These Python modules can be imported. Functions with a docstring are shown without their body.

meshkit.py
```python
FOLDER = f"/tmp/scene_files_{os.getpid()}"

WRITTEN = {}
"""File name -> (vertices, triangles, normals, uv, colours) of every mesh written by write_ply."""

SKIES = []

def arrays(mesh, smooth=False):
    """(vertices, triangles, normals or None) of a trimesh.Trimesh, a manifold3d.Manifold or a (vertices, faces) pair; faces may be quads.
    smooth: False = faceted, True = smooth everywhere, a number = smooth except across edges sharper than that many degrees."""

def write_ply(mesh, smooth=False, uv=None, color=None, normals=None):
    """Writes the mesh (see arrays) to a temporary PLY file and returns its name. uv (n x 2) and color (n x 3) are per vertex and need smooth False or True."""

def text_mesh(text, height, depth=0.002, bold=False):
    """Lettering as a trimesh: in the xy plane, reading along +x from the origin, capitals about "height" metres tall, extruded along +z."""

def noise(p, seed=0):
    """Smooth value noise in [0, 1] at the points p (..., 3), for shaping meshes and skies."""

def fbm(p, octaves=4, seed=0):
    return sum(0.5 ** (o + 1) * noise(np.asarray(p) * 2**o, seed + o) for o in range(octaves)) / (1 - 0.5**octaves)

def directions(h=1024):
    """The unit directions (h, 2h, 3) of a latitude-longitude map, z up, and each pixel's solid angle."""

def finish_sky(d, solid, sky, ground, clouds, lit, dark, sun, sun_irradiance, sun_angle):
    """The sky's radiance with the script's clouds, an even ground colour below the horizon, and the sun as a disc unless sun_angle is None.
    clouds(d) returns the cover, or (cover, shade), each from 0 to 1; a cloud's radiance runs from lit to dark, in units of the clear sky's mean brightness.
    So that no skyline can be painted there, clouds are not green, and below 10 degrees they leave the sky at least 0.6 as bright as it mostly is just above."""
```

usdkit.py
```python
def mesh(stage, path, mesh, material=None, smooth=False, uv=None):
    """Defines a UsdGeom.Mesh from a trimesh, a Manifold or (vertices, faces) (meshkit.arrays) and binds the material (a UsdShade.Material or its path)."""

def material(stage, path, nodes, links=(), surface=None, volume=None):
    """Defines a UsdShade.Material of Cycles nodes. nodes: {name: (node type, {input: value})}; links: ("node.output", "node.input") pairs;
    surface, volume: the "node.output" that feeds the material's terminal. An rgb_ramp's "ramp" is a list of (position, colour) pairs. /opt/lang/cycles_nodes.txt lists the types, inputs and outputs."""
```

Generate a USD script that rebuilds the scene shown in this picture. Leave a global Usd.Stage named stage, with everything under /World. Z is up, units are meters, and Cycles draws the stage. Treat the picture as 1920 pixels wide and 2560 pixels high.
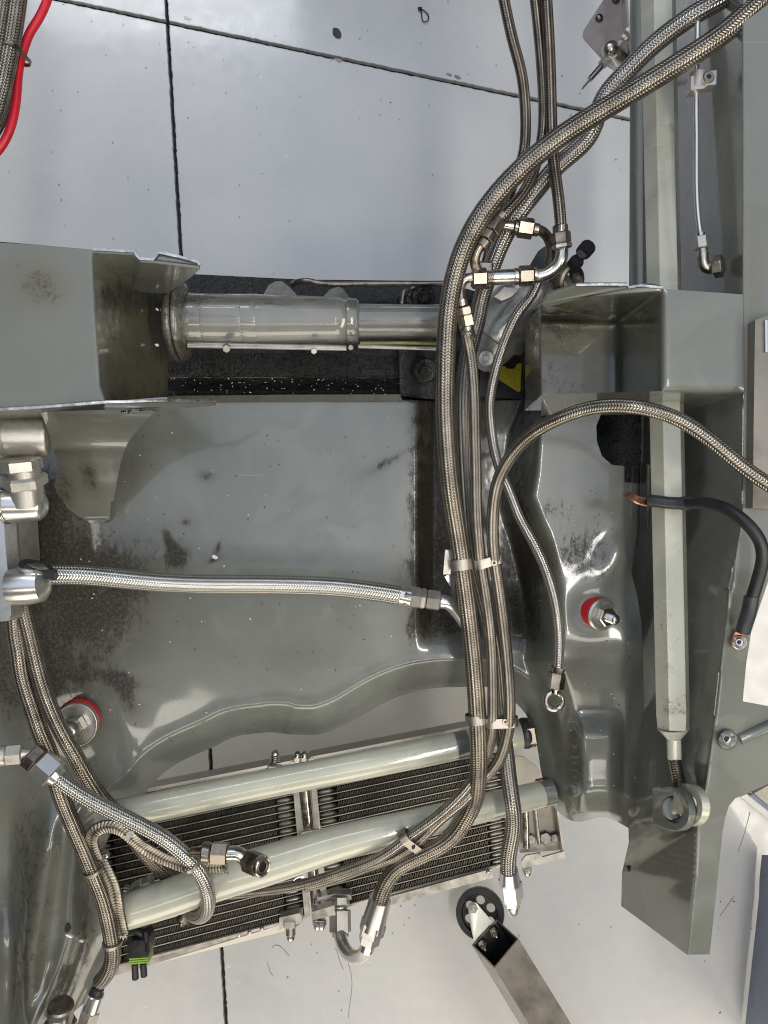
import math, random
import numpy as np, trimesh, usdkit, meshkit
import mapbox_earcut as earcut
from scipy.interpolate import CubicSpline
from scipy.spatial import Delaunay, cKDTree
from shapely.geometry import Polygon, LineString, box as sbox, Point
from shapely import contains_xy
from pxr import Usd, UsdGeom, UsdLux, UsdShade, Gf, Sdf, Vt

stage = Usd.Stage.CreateInMemory()
UsdGeom.SetStageUpAxis(stage, "Z"); UsdGeom.SetStageMetersPerUnit(stage, 1.0)
UsdGeom.Xform.Define(stage, "/World"); UsdGeom.Scope.Define(stage, "/World/Looks")
rng = np.random.default_rng(7); random.seed(7)

# ------------------------------------------------------------------ camera, lamps, exposure
H, F = 1.55, 1920.0            # lens height over the floor; focal length in widths of the picture
cam = UsdGeom.Camera.Define(stage, "/World/camera")
cam.CreateHorizontalApertureAttr(26.0); cam.CreateFocalLengthAttr(26.0)
cam.CreateClippingRangeAttr((0.02, 50.0)); cam.CreateExposureAttr(0.12)
UsdGeom.Xformable(cam).AddTranslateOp().Set((0, 0, H))

def lamp(name, loc, target, w, h, power, color, spread=None):
    l = UsdLux.RectLight.Define(stage, "/World/" + name)
    l.CreateWidthAttr(w); l.CreateHeightAttr(h); l.CreateIntensityAttr(power); l.CreateColorAttr(color)
    l.CreateNormalizeAttr(False)
    z = np.array(loc, float) - np.array(target, float); z /= np.linalg.norm(z)
    up = np.array([0, 1.0, 0]) if abs(z[1]) < .95 else np.array([1.0, 0, 0])
    x = np.cross(up, z); x /= np.linalg.norm(x); y = np.cross(z, x)
    m = Gf.Matrix4d(*x, 0, *y, 0, *z, 0, *loc, 1)
    UsdGeom.Xformable(l).AddTransformOp().Set(m)
    return l
lamp("workshop_lamp", (1.95, -0.75, 2.6), (0.6, -0.6, 0.2), 0.40, 2.2, 10.0, (1.0, .93, .80))
lamp("workshop_lamp_001", (-0.25, -0.95, 2.9), (-0.25, -0.9, 0.4), 2.6, 0.22, 6.0, (1.0, .935, .82))
lamp("workshop_lamp_002", (-1.25, 2.95, 2.9), (-0.9, 1.6, 0.0), 1.5, 0.35, 10.0, (.90, .94, 1.0))
lamp("workshop_lamp_003", (0.42, -0.25, 2.88), (0.42, -0.25, 0.0), 0.20, 1.3, 22.0, (1.0, .96, .89))
lamp("skylight_panel", (0.0, 1.33, 2.95), (0.0, 1.33, 0), 3.8, 3.1, .98, (.69, .80, 1.0))
lamp("door_light", (-0.1, -3.3, 1.75), (-0.1, -0.3, 0.2), 3.4, 1.7, 3.5, (1.0, .91, .77))
dome = UsdLux.DomeLight.Define(stage, "/World/ambient_light")
dm = usdkit.material(stage, "/World/Looks/ambient", {"b": ("background_shader", {"color": (1.0, .985, .96), "strength": .022})}, surface="b.background")
UsdShade.MaterialBindingAPI.Apply(dome.GetPrim()).Bind(dm)

# ------------------------------------------------------------------ helpers
def P(x, y, z):
    """The point at height z that lies along the line of sight of a photo pixel (1920 x 2560)."""
    s = (H - z) / F
    return np.array([(x - 960) * s, (1280 - y) * s, z])
def PP(a): return np.array([P(*p) for p in a])
TL = {1: (0, 0), 2: (620, 0), 3: (1220, 0), 4: (0, 560), 5: (620, 560), 6: (1220, 560), 7: (0, 1200), 8: (620, 1200), 9: (1220, 1200),
      10: (0, 1860), 11: (620, 1860), 12: (1220, 1860)}
def q(t, pts):
    """Positions measured in an enlarged tile -> photo pixels."""
    o = TL[t]; return [(o[0] + u / 2.37, o[1] + v / 2.37) for u, v in pts]
def zz(pts, zs):
    """Adds heights: zs spread evenly along the list."""
    zs = np.interp(np.linspace(0, 1, len(pts)), np.linspace(0, 1, len(zs)), zs) if np.ndim(zs) else [zs] * len(pts)
    return [(p[0], p[1], z) for p, z in zip(pts, zs)]
def reg(x0, y0, s):
    return lambda *pts: [(x0 + u / s, y0 + v / s) for u, v in pts]
r1, r3, r4, r5 = reg(1110, 500, 4.366), reg(0, 1820, 5.184), reg(180, 2050, 3.318), reg(0, 2120, 5.028)
r6, r7, r8 = reg(640, 1860, 5.53), reg(1220, 1800, 4.423), reg(1420, 0, 8.295)
b2, b3, b5, b6, b7, b8 = reg(1600, 1780, 5.184), reg(1120, 2180, 4.879), reg(400, 660, 4.608), reg(980, 660, 4.366), reg(1060, 1360, 4.254), reg(680, 2180, 4.366)
g2 = reg(0, 1020, 3.95)

def spline(pts, step=.004):
    pts = np.asarray(pts, float)
    d = np.r_[0, np.cumsum(np.maximum(1e-5, np.linalg.norm(np.diff(pts, axis=0), axis=1)) ** .6)]
    L = np.linalg.norm(np.diff(pts, axis=0), axis=1).sum()
    return CubicSpline(d, pts)(np.linspace(0, d[-1], max(4, int(L / step))))
def frames(p):
    t = np.gradient(p, axis=0); t /= np.linalg.norm(t, axis=1, keepdims=True)
    n = np.zeros_like(p); a = np.cross(t[0], [0, 0, 1.0])
    if np.linalg.norm(a) < 1e-3: a = np.cross(t[0], [1.0, 0, 0])
    n[0] = a / np.linalg.norm(a)
    for i in range(1, len(p)):
        v = n[i - 1] - t[i] * np.dot(n[i - 1], t[i]); n[i] = v / np.linalg.norm(v)
    return t, n, np.cross(t, n)
def sweep(p, r, sides=20, cap=True):
    """Round tube along p; returns mesh and uv (u round, v metres along)."""
    p = np.asarray(p, float); t, n, b = frames(p); r = np.broadcast_to(r, (len(p),))
    a = np.linspace(0, 2 * np.pi, sides + 1)
    v = p[:, None] + r[:, None, None] * (np.cos(a)[None, :, None] * n[:, None] + np.sin(a)[None, :, None] * b[:, None])
    L = np.r_[0, np.cumsum(np.linalg.norm(np.diff(p, axis=0), axis=1))]
    uv = np.stack(np.broadcast_arrays(a[None] / (2 * np.pi), L[:, None]), -1).reshape(-1, 2)
    k = sides + 1
    i, j = np.meshgrid(np.arange(len(p) - 1), np.arange(sides), indexing="ij")
    f = np.stack([i * k + j, i * k + j + 1, (i + 1) * k + j + 1, (i + 1) * k + j], -1).reshape(-1, 4)
    f = np.vstack([f[:, [0, 1, 2]], f[:, [0, 2, 3]]]); v = v.reshape(-1, 3)
    if cap:
        n0 = len(v); v = np.vstack([v, p[0], p[-1]]); uv = np.vstack([uv, [0, 0], [0, L[-1]]])
        j = np.arange(sides); e = (len(p) - 1) * k
        f = np.vstack([f, np.stack([np.full(sides, n0), j + 1, j], 1), np.stack([np.full(sides, n0 + 1), e + j, e + j + 1], 1)])
    return (v, f), uv
def sec(A, B, prof, sides=24, rot=0.0):
    """Solid of sections (t, radius) between two points: a turned part, or a hexagonal one with sides=6."""
    A, B = np.asarray(A, float), np.asarray(B, float); d = B - A; t = d / np.linalg.norm(d)
    n = np.cross(t, [0, 0, 1.0])
    if np.linalg.norm(n) < .05: n = np.cross(t, [0, 1.0, 0])
    n /= np.linalg.norm(n); b = np.cross(t, n); a = np.linspace(0, 2 * np.pi, sides, endpoint=False) + rot
    ring = np.cos(a)[:, None] * n + np.sin(a)[:, None] * b
    v, f = [], []
    for tt, r in prof: v.append(A + d * tt + max(r, 1e-6) * ring)
    v = np.vstack(v); m = len(prof)
    i, j = np.meshgrid(np.arange(m - 1), np.arange(sides), indexing="ij"); jj = (j + 1) % sides
    qd = np.stack([i * sides + j, i * sides + jj, (i + 1) * sides + jj, (i + 1) * sides + j], -1).reshape(-1, 4)
    f = np.vstack([qd[:, [0, 1, 2]], qd[:, [0, 2, 3]]])
    c0 = len(v); v = np.vstack([v, A + d * prof[0][0], A + d * prof[-1][0]]); j = np.arange(sides); jj = (j + 1) % sides; e = (m - 1) * sides
    f = np.vstack([f, np.stack([np.full(sides, c0), jj, j], 1), np.stack([np.full(sides, c0 + 1), e + j, e + jj], 1)])
    return v, f
def cyl(A, B, r, c=.12, sides=28): return sec(A, B, [(0, r * (1 - c)), (c * r / np.linalg.norm(np.subtract(A, B)), r), (1 - c * r / np.linalg.norm(np.subtract(A, B)), r), (1, r * (1 - c))], sides)
def hexa(A, B, r, rot=0.0, c=.1):
    k = min(.3, c * r / np.linalg.norm(np.subtract(A, B)))
    return sec(A, B, [(0, r * .88), (k, r), (1 - k, r), (1, r * .88)], 6, rot)
def thread(A, B, r, n):
    pr = [(0, r * .85)]
    for k in range(n): pr += [((k + .25) / n, r), ((k + .75) / n, r * .86)]
    return sec(A, B, pr + [(1, r * .8)], 24)
def dome(A, B, r):
    return sec(A, B, [(0, r)] + [(t, r * math.sqrt(max(0, 1 - t ** 2.6))) for t in np.linspace(.1, 1, 9)], 24)
def ringm(C, axis, R, r, n=36, m=12, squash=1.0):
    """Torus at C round the axis."""
    axis = np.asarray(axis, float) / np.linalg.norm(axis); a = np.cross(axis, [.3, .9, .1]); a /= np.linalg.norm(a); b = np.cross(axis, a)
    th, ph = np.meshgrid(np.linspace(0, 2 * np.pi, n, endpoint=False), np.linspace(0, 2 * np.pi, m, endpoint=False), indexing="ij")
    rad = np.cos(th)[..., None] * a + np.sin(th)[..., None] * b
    v = np.asarray(C) + rad * (R + r * np.cos(ph))[..., None] + axis * (r * squash * np.sin(ph))[..., None]
    i, j = np.meshgrid(np.arange(n), np.arange(m), indexing="ij"); i2, j2 = (i + 1) % n, (j + 1) % m
    f = np.stack([i * m + j, i2 * m + j, i2 * m + j2, i * m + j2], -1).reshape(-1, 4)
    return v.reshape(-1, 3), np.vstack([f[:, [0, 1, 2]], f[:, [0, 2, 3]]])
def tri2(poly):
    """Triangles of a shapely polygon with holes."""
    rings = [np.array(poly.exterior.coords)[:-1]] + [np.array(h.coords)[:-1] for h in poly.interiors]
    v = np.vstack(rings); return v, earcut.triangulate_float64(v, np.cumsum([len(r) for r in rings]).astype(np.uint32)).reshape(-1, 3), rings
def slab(pts, thick=.003, holes=(), direction=None):
    """Sheet-metal panel: photo outline with heights, thickened away from the lens side (or along direction)."""
    pts = [tuple(map(float, p)) for p in pts]
    A = np.array(pts); c = np.linalg.lstsq(np.c_[A[:, :2], np.ones(len(A))], A[:, 2], rcond=None)[0]
    pl = Polygon(A[:, :2], [h for h in holes]); v2, f, rings = tri2(pl)
    zmap = {(round(p[0], 4), round(p[1], 4)): p[2] for p in pts}
    v = np.array([P(x, y, zmap.get((round(x, 4), round(y, 4)), c[0] * x + c[1] * y + c[2])) for x, y in v2])
    n = np.cross(v[f[:, 1]] - v[f[:, 0]], v[f[:, 2]] - v[f[:, 0]]); 
    flip = n[:, 2] < 0; f = np.where(flip[:, None], f[:, ::-1], f); n = np.abs(n[:, 2])[:, None] * 0 + np.where(flip[:, None], -n, n)
    nn = n.sum(0); nn /= np.linalg.norm(nn)
    dirv = -nn if direction is None else np.asarray(direction, float)
    m = len(v); V = np.vstack([v, v + dirv * thick]); Fs = [f, f[:, ::-1] + m]; o = 0
    for r in rings:
        k = len(r); i = np.arange(k) + o; j = (np.arange(k) + 1) % k + o
        Fs += [np.stack([i, i + m, j], 1), np.stack([j, i + m, j + m], 1)]; o += k
    t = trimesh.Trimesh(V, np.vstack(Fs), process=False); t.fix_normals(); return np.array(t.vertices), np.array(t.faces)
def join(*ms):
    v, f, n = [], [], 0
    for m in ms: v.append(np.asarray(m[0])); f.append(np.asarray(m[1]) + n); n += len(m[0])
    return np.vstack(v), np.vstack(f)
def boxm(c, half, ax=None):
    """Chamfered box: centre, half sizes, rows of axes."""
    ax = np.eye(3) if ax is None else np.asarray(ax, float); b = trimesh.creation.box(np.array(half) * 2.0)
    k = min(half) * .25; vs = []
    for s in np.ndindex(2, 2, 2):
        s = np.array(s) * 2 - 1
        for e in range(3):
            h = np.array(half, float) - k; h[e] += k; vs.append(s * h)
    h = trimesh.convex.convex_hull(np.array(vs)); return np.array(h.vertices) @ ax + np.asarray(c), np.array(h.faces)
def band(A, B, along, ra, width, th=.0013, n=14):
    """Metal strap: a stadium loop round two hose centres A and B, 'along' the hoses."""
    A, B = np.asarray(A, float), np.asarray(B, float); al = np.asarray(along, float) / np.linalg.norm(along)
    e = B - A; L = np.linalg.norm(e); e = e / L if L > 1e-6 else np.cross(al, [0, 0, 1.0]); e -= al * np.dot(e, al); e /= np.linalg.norm(e); u = np.cross(al, e)
    lp = [(A, math.pi / 2 + math.pi * k / n) for k in range(n + 1)] + [(B, -math.pi / 2 + math.pi * k / n) for k in range(n + 1)]
    V = []
    for c, a in lp:
        d = math.cos(a) * e + math.sin(a) * u
        for r, s in ((ra, -1), (ra + th, -1), (ra + th, 1), (ra, 1)): V.append(c + d * r + al * s * width / 2)
    k = len(lp); fs = []
    for i in range(k):
        j = (i + 1) % k
        for m in range(4):
            m2 = (m + 1) % 4; fs += [(i * 4 + m, j * 4 + m, j * 4 + m2), (i * 4 + m, j * 4 + m2, i * 4 + m2)]
    t = trimesh.Trimesh(np.array(V), np.array(fs), process=False); t.fix_normals(); return np.array(t.vertices), np.array(t.faces)
def ribbon(p, w, th, up=(0, 0, 1.0)):
    """Flat strip along p."""
    p = np.asarray(p, float); t = np.gradient(p, axis=0); t /= np.linalg.norm(t, axis=1, keepdims=True)
    s = np.cross(t, up); s /= np.linalg.norm(s, axis=1, keepdims=True); u = np.cross(s, t)
    prof = [(-1, 0), (-.8, 1), (.8, 1), (1, 0), (.8, -1), (-.8, -1)]
    V = np.stack([p + s * (w / 2 * a) + u * (th / 2 * b) for a, b in prof], 1); k = len(prof)
    L = np.r_[0, np.cumsum(np.linalg.norm(np.diff(p, axis=0), axis=1))]
    uv = np.stack(np.broadcast_arrays(np.array([0, .1, .4, .5, .6, .9])[None], L[:, None]), -1).reshape(-1, 2)
    i, j = np.meshgrid(np.arange(len(p) - 1), np.arange(k), indexing="ij"); j2 = (j + 1) % k
    f = np.stack([i * k + j, i * k + j2, (i + 1) * k + j2, (i + 1) * k + j], -1).reshape(-1, 4)
    f = np.vstack([f[:, [0, 1, 2]], f[:, [0, 2, 3]]]); f = np.vstack([f, [[0, b_, a_] for a_, b_ in zip(range(1, k - 1), range(2, k))]])
    return (V.reshape(-1, 3), f), uv

class Thing:
    all = []
    def __init__(s, name, label=None, cat=None, group=None, kind=None):
        s.name, s.meta, s.parts = name, dict(label=label, category=cat, group=group, kind=kind), []; Thing.all.append(s)
    def part(s, name, mesh, mat, smooth=35, parent=None, uv=None, dirt=None, label=None, kind=None):
        s.parts.append(dict(name=name, mesh=mesh, mat=mat, smooth=smooth, parent=parent, uv=uv, dirt=dirt, label=label, kind=kind, path=None)); return s.parts[-1]
used = {}
def fresh(path):
    n = used.get(path, 0); used[path] = n + 1
    return path if n == 0 else f"{path}_{n:03d}"
def keys(prim, meta):
    for k, v in meta.items():
        if v: prim.SetCustomDataByKey(k, v)
def put(path, d, base):
    mesh = d["mesh"]
    v, f = np.asarray(mesh[0], float) - base, np.asarray(mesh[1])
    sm = True if (d["dirt"] is not None or d["uv"] is not None) else d["smooth"]
    m = usdkit.mesh(stage, path, (v, f), M[d["mat"]], smooth=sm, uv=d["uv"])
    if d["dirt"] is not None:
        UsdGeom.PrimvarsAPI(m).CreatePrimvar("dirt", Sdf.ValueTypeNames.FloatArray, "vertex").Set(Vt.FloatArray.FromNumpy(np.asarray(d["dirt"], np.float32)))
    keys(m.GetPrim(), dict(label=d["label"], kind=d["kind"])); return m
def build_all():
    for t in Thing.all:
        if not t.parts: continue
        V = np.vstack([np.asarray(p["mesh"][0]) for p in t.parts]); lo, hi = V.min(0), V.max(0); base = np.array([(lo[0] + hi[0]) / 2, (lo[1] + hi[1]) / 2, lo[2]])
        path = fresh("/World/" + t.name)
        if len(t.parts) == 1 and t.parts[0]["name"] == t.name:
            m = put(path, t.parts[0], base); UsdGeom.Xformable(m).AddTranslateOp().Set(tuple(map(float, base))); keys(m.GetPrim(), t.meta); continue
        x = UsdGeom.Xform.Define(stage, path); x.AddTranslateOp().Set(tuple(map(float, base))); keys(x.GetPrim(), t.meta)
        for p in t.parts:
            p["path"] = fresh((p["parent"]["path"] if p["parent"] else path) + "/" + p["name"]); put(p["path"], p, base)
def solo(name, mesh, mat, label, cat, group=None, kind=None, **k):
    t = Thing(name, label, cat, group, kind); t.part(name, mesh, mat, **k); return t

# ------------------------------------------------------------------ materials
M = {}
def mat(name, nodes, links, surface="p.BSDF"): M[name] = usdkit.material(stage, "/World/Looks/" + name, nodes, links, surface=surface)
def plain(name, color, rough=.4, metal=0.0, var=.15, scale=40, bump=.0, bscale=300, coat=0.0, rv=.12, **extra):
    c = np.array(color, float)
    nodes = {"g": ("geometry", {}), "n": ("noise_texture", {"scale": scale, "detail": 5.0, "roughness": .6}),
             "r": ("rgb_ramp", {"ramp": [(.3, tuple(c * (1 - var))), (.7, tuple(np.minimum(1, c * (1 + var))))]}),
             "rr": ("map_range", {"from_min": .3, "from_max": .7, "to_min": max(.02, rough - rv), "to_max": rough + rv}),
             "p": ("principled_bsdf", {"metallic": metal, "coat_weight": coat, "coat_roughness": .08, **extra})}
    links = [("g.position", "n.vector"), ("n.fac", "r.fac"), ("r.color", "p.base_color"), ("n.fac", "rr.value"), ("rr.result", "p.roughness")]
    if bump:
        nodes["n2"] = ("noise_texture", {"scale": bscale, "detail": 4.0}); nodes["b"] = ("bump", {"strength": bump, "distance": .004 if bump > .5 else .001})
        links += [("g.position", "n2.vector"), ("n2.fac", "b.height"), ("b.normal", "p.normal")]
    mat(name, nodes, links)
def paint(name, base, rough=.3, grime=(.03, .026, .02), bev=.004, gscale=60, coat=.9, sparkle=False, stretch=(1, 1, 1), film=.35, bump=.10, m0=.5, m1=1.0, filmc=(.105, .095, .07)):
    b = np.array(base)
    nodes = {"g": ("geometry", {}), "at": ("attribute", {"attribute": "dirt"}),
             "mp": ("mapping", {"scale": stretch}),
             "nb": ("noise_texture", {"scale": 7.0, "detail": 4.0, "roughness": .6}),
             "ng": ("noise_texture", {"scale": gscale, "detail": 8.0, "roughness": .68, "distortion": .4}),
             "nf": ("noise_texture", {"scale": 700.0, "detail": 3.0, "roughness": .6}),
             "rb": ("rgb_ramp", {"ramp": [(.25, tuple(b * .84)), (.5, tuple(b)), (.78, tuple(b * 1.12))]}),
             "a1": ("math", {"math_type": "multiply_add", "value2": 1.6, "value3": -.8}),
             "a2": ("math", {"math_type": "add"}),
             "a3": ("math", {"math_type": "multiply_add", "value2": .9, "value3": -.45}),
             "a4": ("math", {"math_type": "add"}),
             "mk": ("map_range", {"range_type": "smoothstep", "from_min": m0, "from_max": m1, "to_min": 0.0, "to_max": .93}),
             "fl": ("math", {"math_type": "multiply", "value2": film}),
             "flc": ("clamp", {}),
             "c0": ("mix", {"color2": filmc}), "c1": ("mix", {}), "ns": ("noise_texture", {"scale": 240.0, "detail": 5.0, "roughness": .7}),
             "gr": ("rgb_ramp", {"ramp": [(.36, tuple(np.array(grime) * .45)), (.52, grime), (.66, tuple(np.array(grime) * 3.0))]}),
             "ro": ("map_range", {"to_min": rough, "to_max": .62}), "rn": ("math", {"math_type": "multiply_add", "value2": .16, "value3": -.08}), "ra": ("math", {"math_type": "add"}),
             "hs": ("math", {"math_type": "multiply_add", "value2": .4}), "bu": ("bump", {"strength": bump, "distance": .0014}),
             "ms": ("mapping", {"scale": (5, 150, 40), "rotation": (0, 0, .5)}), "sn": ("noise_texture", {"scale": 1.0, "detail": 2.0, "roughness": .5}), "sm": ("map_range", {"from_min": .70, "from_max": .76, "to_min": 0.0, "to_max": .28, "clamp": True}),
             "wp": ("noise_texture", {"scale": 13.0, "detail": 5.0, "roughness": .55, "distortion": .8}), "wm": ("map_range", {"range_type": "smoothstep", "from_min": .47, "from_max": .61, "to_min": 0.0, "to_max": 1.0}),
             "wr": ("math", {"math_type": "multiply", "value2": .10}), "wa": ("math", {"math_type": "add"}), "wc": ("math", {"math_type": "multiply", "value2": .10}), "cd": ("mix", {"color2": tuple(np.minimum(1, b * 1.55))}), "cs": ("mix", {"color2": tuple(np.minimum(1, b * 2.2))}),
             "bv": ("bevel", {"radius": bev}), "cw": ("map_range", {"to_min": coat, "to_max": coat * .05}), "p": ("principled_bsdf", {"coat_roughness": .07})}
    links = [("g.position", "nb.vector"), ("g.position", "mp.vector"), ("mp.vector", "ng.vector"), ("g.position", "nf.vector"), ("nb.fac", "rb.fac"),
             ("ng.fac", "a1.value1"), ("at.fac", "a2.value1"), ("a1.value", "a2.value2"), ("nf.fac", "a3.value1"), ("a2.value", "a4.value1"), ("a3.value", "a4.value2"),
             ("a4.value", "mk.value"), ("at.fac", "fl.value1"), ("fl.value", "flc.value"), ("flc.result", "c0.fac"), ("g.position", "ms.vector"), ("ms.vector", "sn.vector"), ("sn.fac", "sm.value"), ("g.position", "wp.vector"), ("wp.fac", "wm.value"), ("wm.result", "wr.value1"), ("wm.result", "wc.value1"), ("rb.color", "cd.color1"), ("wc.value", "cd.fac"), ("cd.color", "cs.color1"), ("sm.result", "cs.fac"), ("cs.color", "c0.color1"), ("c0.color", "c1.color1"), ("mk.result", "c1.fac"),
             ("g.position", "ns.vector"), ("ns.fac", "gr.fac"), ("gr.color", "c1.color2"), ("c1.color", "p.base_color"), ("mk.result", "ro.value"), ("mk.result", "cw.value"), ("cw.result", "p.coat_weight"), ("nb.fac", "rn.value1"), ("ro.result", "ra.value1"), ("rn.value", "ra.value2"), ("ra.value", "wa.value1"), ("wr.value", "wa.value2"), ("wa.value", "p.roughness"),
             ("nf.fac", "hs.value1"), ("mk.result", "hs.value3"), ("hs.value", "bu.height"), ("bv.bevel", "bu.normal"), ("bu.normal", "p.normal"), ("bv.bevel", "p.coat_normal")]
    mat(name, nodes, links)
def braid(name, bright, dark, N=14, pitch=.0047, slope=.9, dirt=.5, rough=.3, metal=.85):
    nodes = {"uv": ("uvmap", {"attribute": "st"}), "s": ("separate_xyz", {}), "g": ("geometry", {}),
             "un": ("math", {"math_type": "multiply", "value2": float(N)}), "pp": ("math", {"math_type": "pingpong", "value2": 1.0}),
             "ps": ("math", {"math_type": "multiply", "value2": slope}), "vn": ("math", {"math_type": "divide", "value2": pitch}), "ph": ("math", {"math_type": "add"}),
             "st": ("math", {"math_type": "pingpong", "value2": .5}), "st2": ("math", {"math_type": "multiply", "value2": 2.0}), "pw": ("math", {"math_type": "power", "value2": .55}),
             "fr": ("math", {"math_type": "pingpong", "value2": .5}), "fr2": ("map_range", {"from_min": 0.0, "from_max": .2, "to_min": .35, "to_max": 1.0}),
             "h": ("math", {"math_type": "multiply"}),
             "n": ("noise_texture", {"scale": 45.0, "detail": 4.0, "roughness": .65}), "n2": ("noise_texture", {"scale": 500.0, "detail": 2.0}),
             "dm": ("map_range", {"from_min": .35, "from_max": .7, "to_min": 1 - dirt, "to_max": 1.0}),
             "d2": ("map_range", {"from_min": .3, "from_max": .7, "to_min": .75, "to_max": 1.1}), "dmm": ("math", {"math_type": "multiply"}),
             "cr": ("rgb_ramp", {"ramp": [(0, dark), (.35, tuple(np.array(dark) * .6 + np.array(bright) * .25)), (.8, bright), (1, tuple(np.minimum(1, np.array(bright) * 1.12)))]}),
             "cm": ("mix", {"mix_type": "multiply", "fac": 1.0}), "b": ("bump", {"strength": .45, "distance": .0009}),
             "p": ("principled_bsdf", {"metallic": metal, "roughness": rough})}
    links = [("uv.UV", "s.vector"), ("s.x", "un.value1"), ("un.value", "pp.value1"), ("pp.value", "ps.value1"), ("s.y", "vn.value1"), ("ps.value", "ph.value1"), ("vn.value", "ph.value2"),
             ("ph.value", "st.value1"), ("st.value", "st2.value1"), ("st2.value", "pw.value1"), ("un.value", "fr.value1"), ("fr.value", "fr2.value"), ("pw.value", "h.value1"), ("fr2.result", "h.value2"),
             ("g.position", "n.vector"), ("g.position", "n2.vector"), ("n.fac", "dm.value"), ("n2.fac", "d2.value"), ("dm.result", "dmm.value1"), ("d2.result", "dmm.value2"),
             ("h.value", "cr.fac"), ("cr.color", "cm.color1"), ("dmm.value", "cm.color2"), ("cm.color", "p.base_color"), ("h.value", "b.height"), ("b.normal", "p.normal")]
    mat(name, nodes, links)

FRAME = (.150, .160, .144)
paint("frame_paint", FRAME, rough=.27, bev=.003, film=1.15, m0=.66, m1=1.15, filmc=(.125, .112, .066))
paint("pan_paint", FRAME, rough=.26, bev=.0008, gscale=85, stretch=(1.7, .8, 1), film=.85, filmc=(.072, .063, .044))
paint("cream_paint", (.53, .53, .43), rough=.28, bev=.002, grime=(.08, .075, .05), gscale=40)
plain("greasy_black", (.014, .0135, .012), .3, 0, .5, 70, .9, 130, coat=.2, rv=.1, specular_ior_level=.3)
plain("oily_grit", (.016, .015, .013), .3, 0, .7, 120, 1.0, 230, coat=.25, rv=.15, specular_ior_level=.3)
braid("braid_bright", (.70, .685, .65), (.075, .07, .06), dirt=.2, rough=.27, N=16, pitch=.0033)
braid("braid_steel", (.56, .525, .475), (.045, .045, .038), dirt=.35, rough=.3, N=16, pitch=.0033)
braid("braid_brown", (.46, .41, .345), (.04, .034, .027), dirt=.45, rough=.32, N=16, pitch=.0034)
braid("braid_small", (.52, .47, .405), (.04, .034, .026), N=10, pitch=.0029, dirt=.4)
braid("braid_small_bright", (.68, .645, .59), (.07, .06, .05), N=10, pitch=.0029, dirt=.25)
braid("braid_dark", (.34, .29, .235), (.022, .018, .014), N=10, pitch=.0029, dirt=.45)
braid("braid_strap", (.50, .46, .38), (.05, .042, .03), N=4, pitch=.004, dirt=.4, rough=.42)
plain("aluminium", (.72, .71, .69), .27, .9, .04, 30, rv=.04)
plain("clamp_steel", (.40, .37, .33), .44, .95, .25, 60)
plain("grime_brown", (.045, .04, .028), .45, 0, .4, 90, .3, 200)
plain("aluminium_satin", (.50, .48, .44), .42, .8, .14, 45, .08, 420)
plain("cast_grey", (.34, .345, .32), .30, .5, .3, 26, .12, 300)
plain("cooler_metal", (.34, .325, .285), .45, .9, .18, 30)
plain("fin_metal", (.20, .18, .155), .5, .85, .25, 90)
plain("steel", (.60, .57, .52), .27, 1.0, .2, 60, .04, 500)
plain("dark_steel", (.27, .235, .195), .32, .95, .35, 70, .06, 500)
plain("old_nickel", (.46, .42, .36), .30, 1.0, .35, 55, .05, 500)
plain("zinc", (.62, .63, .56), .42, .8, .15, 40)
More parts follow.
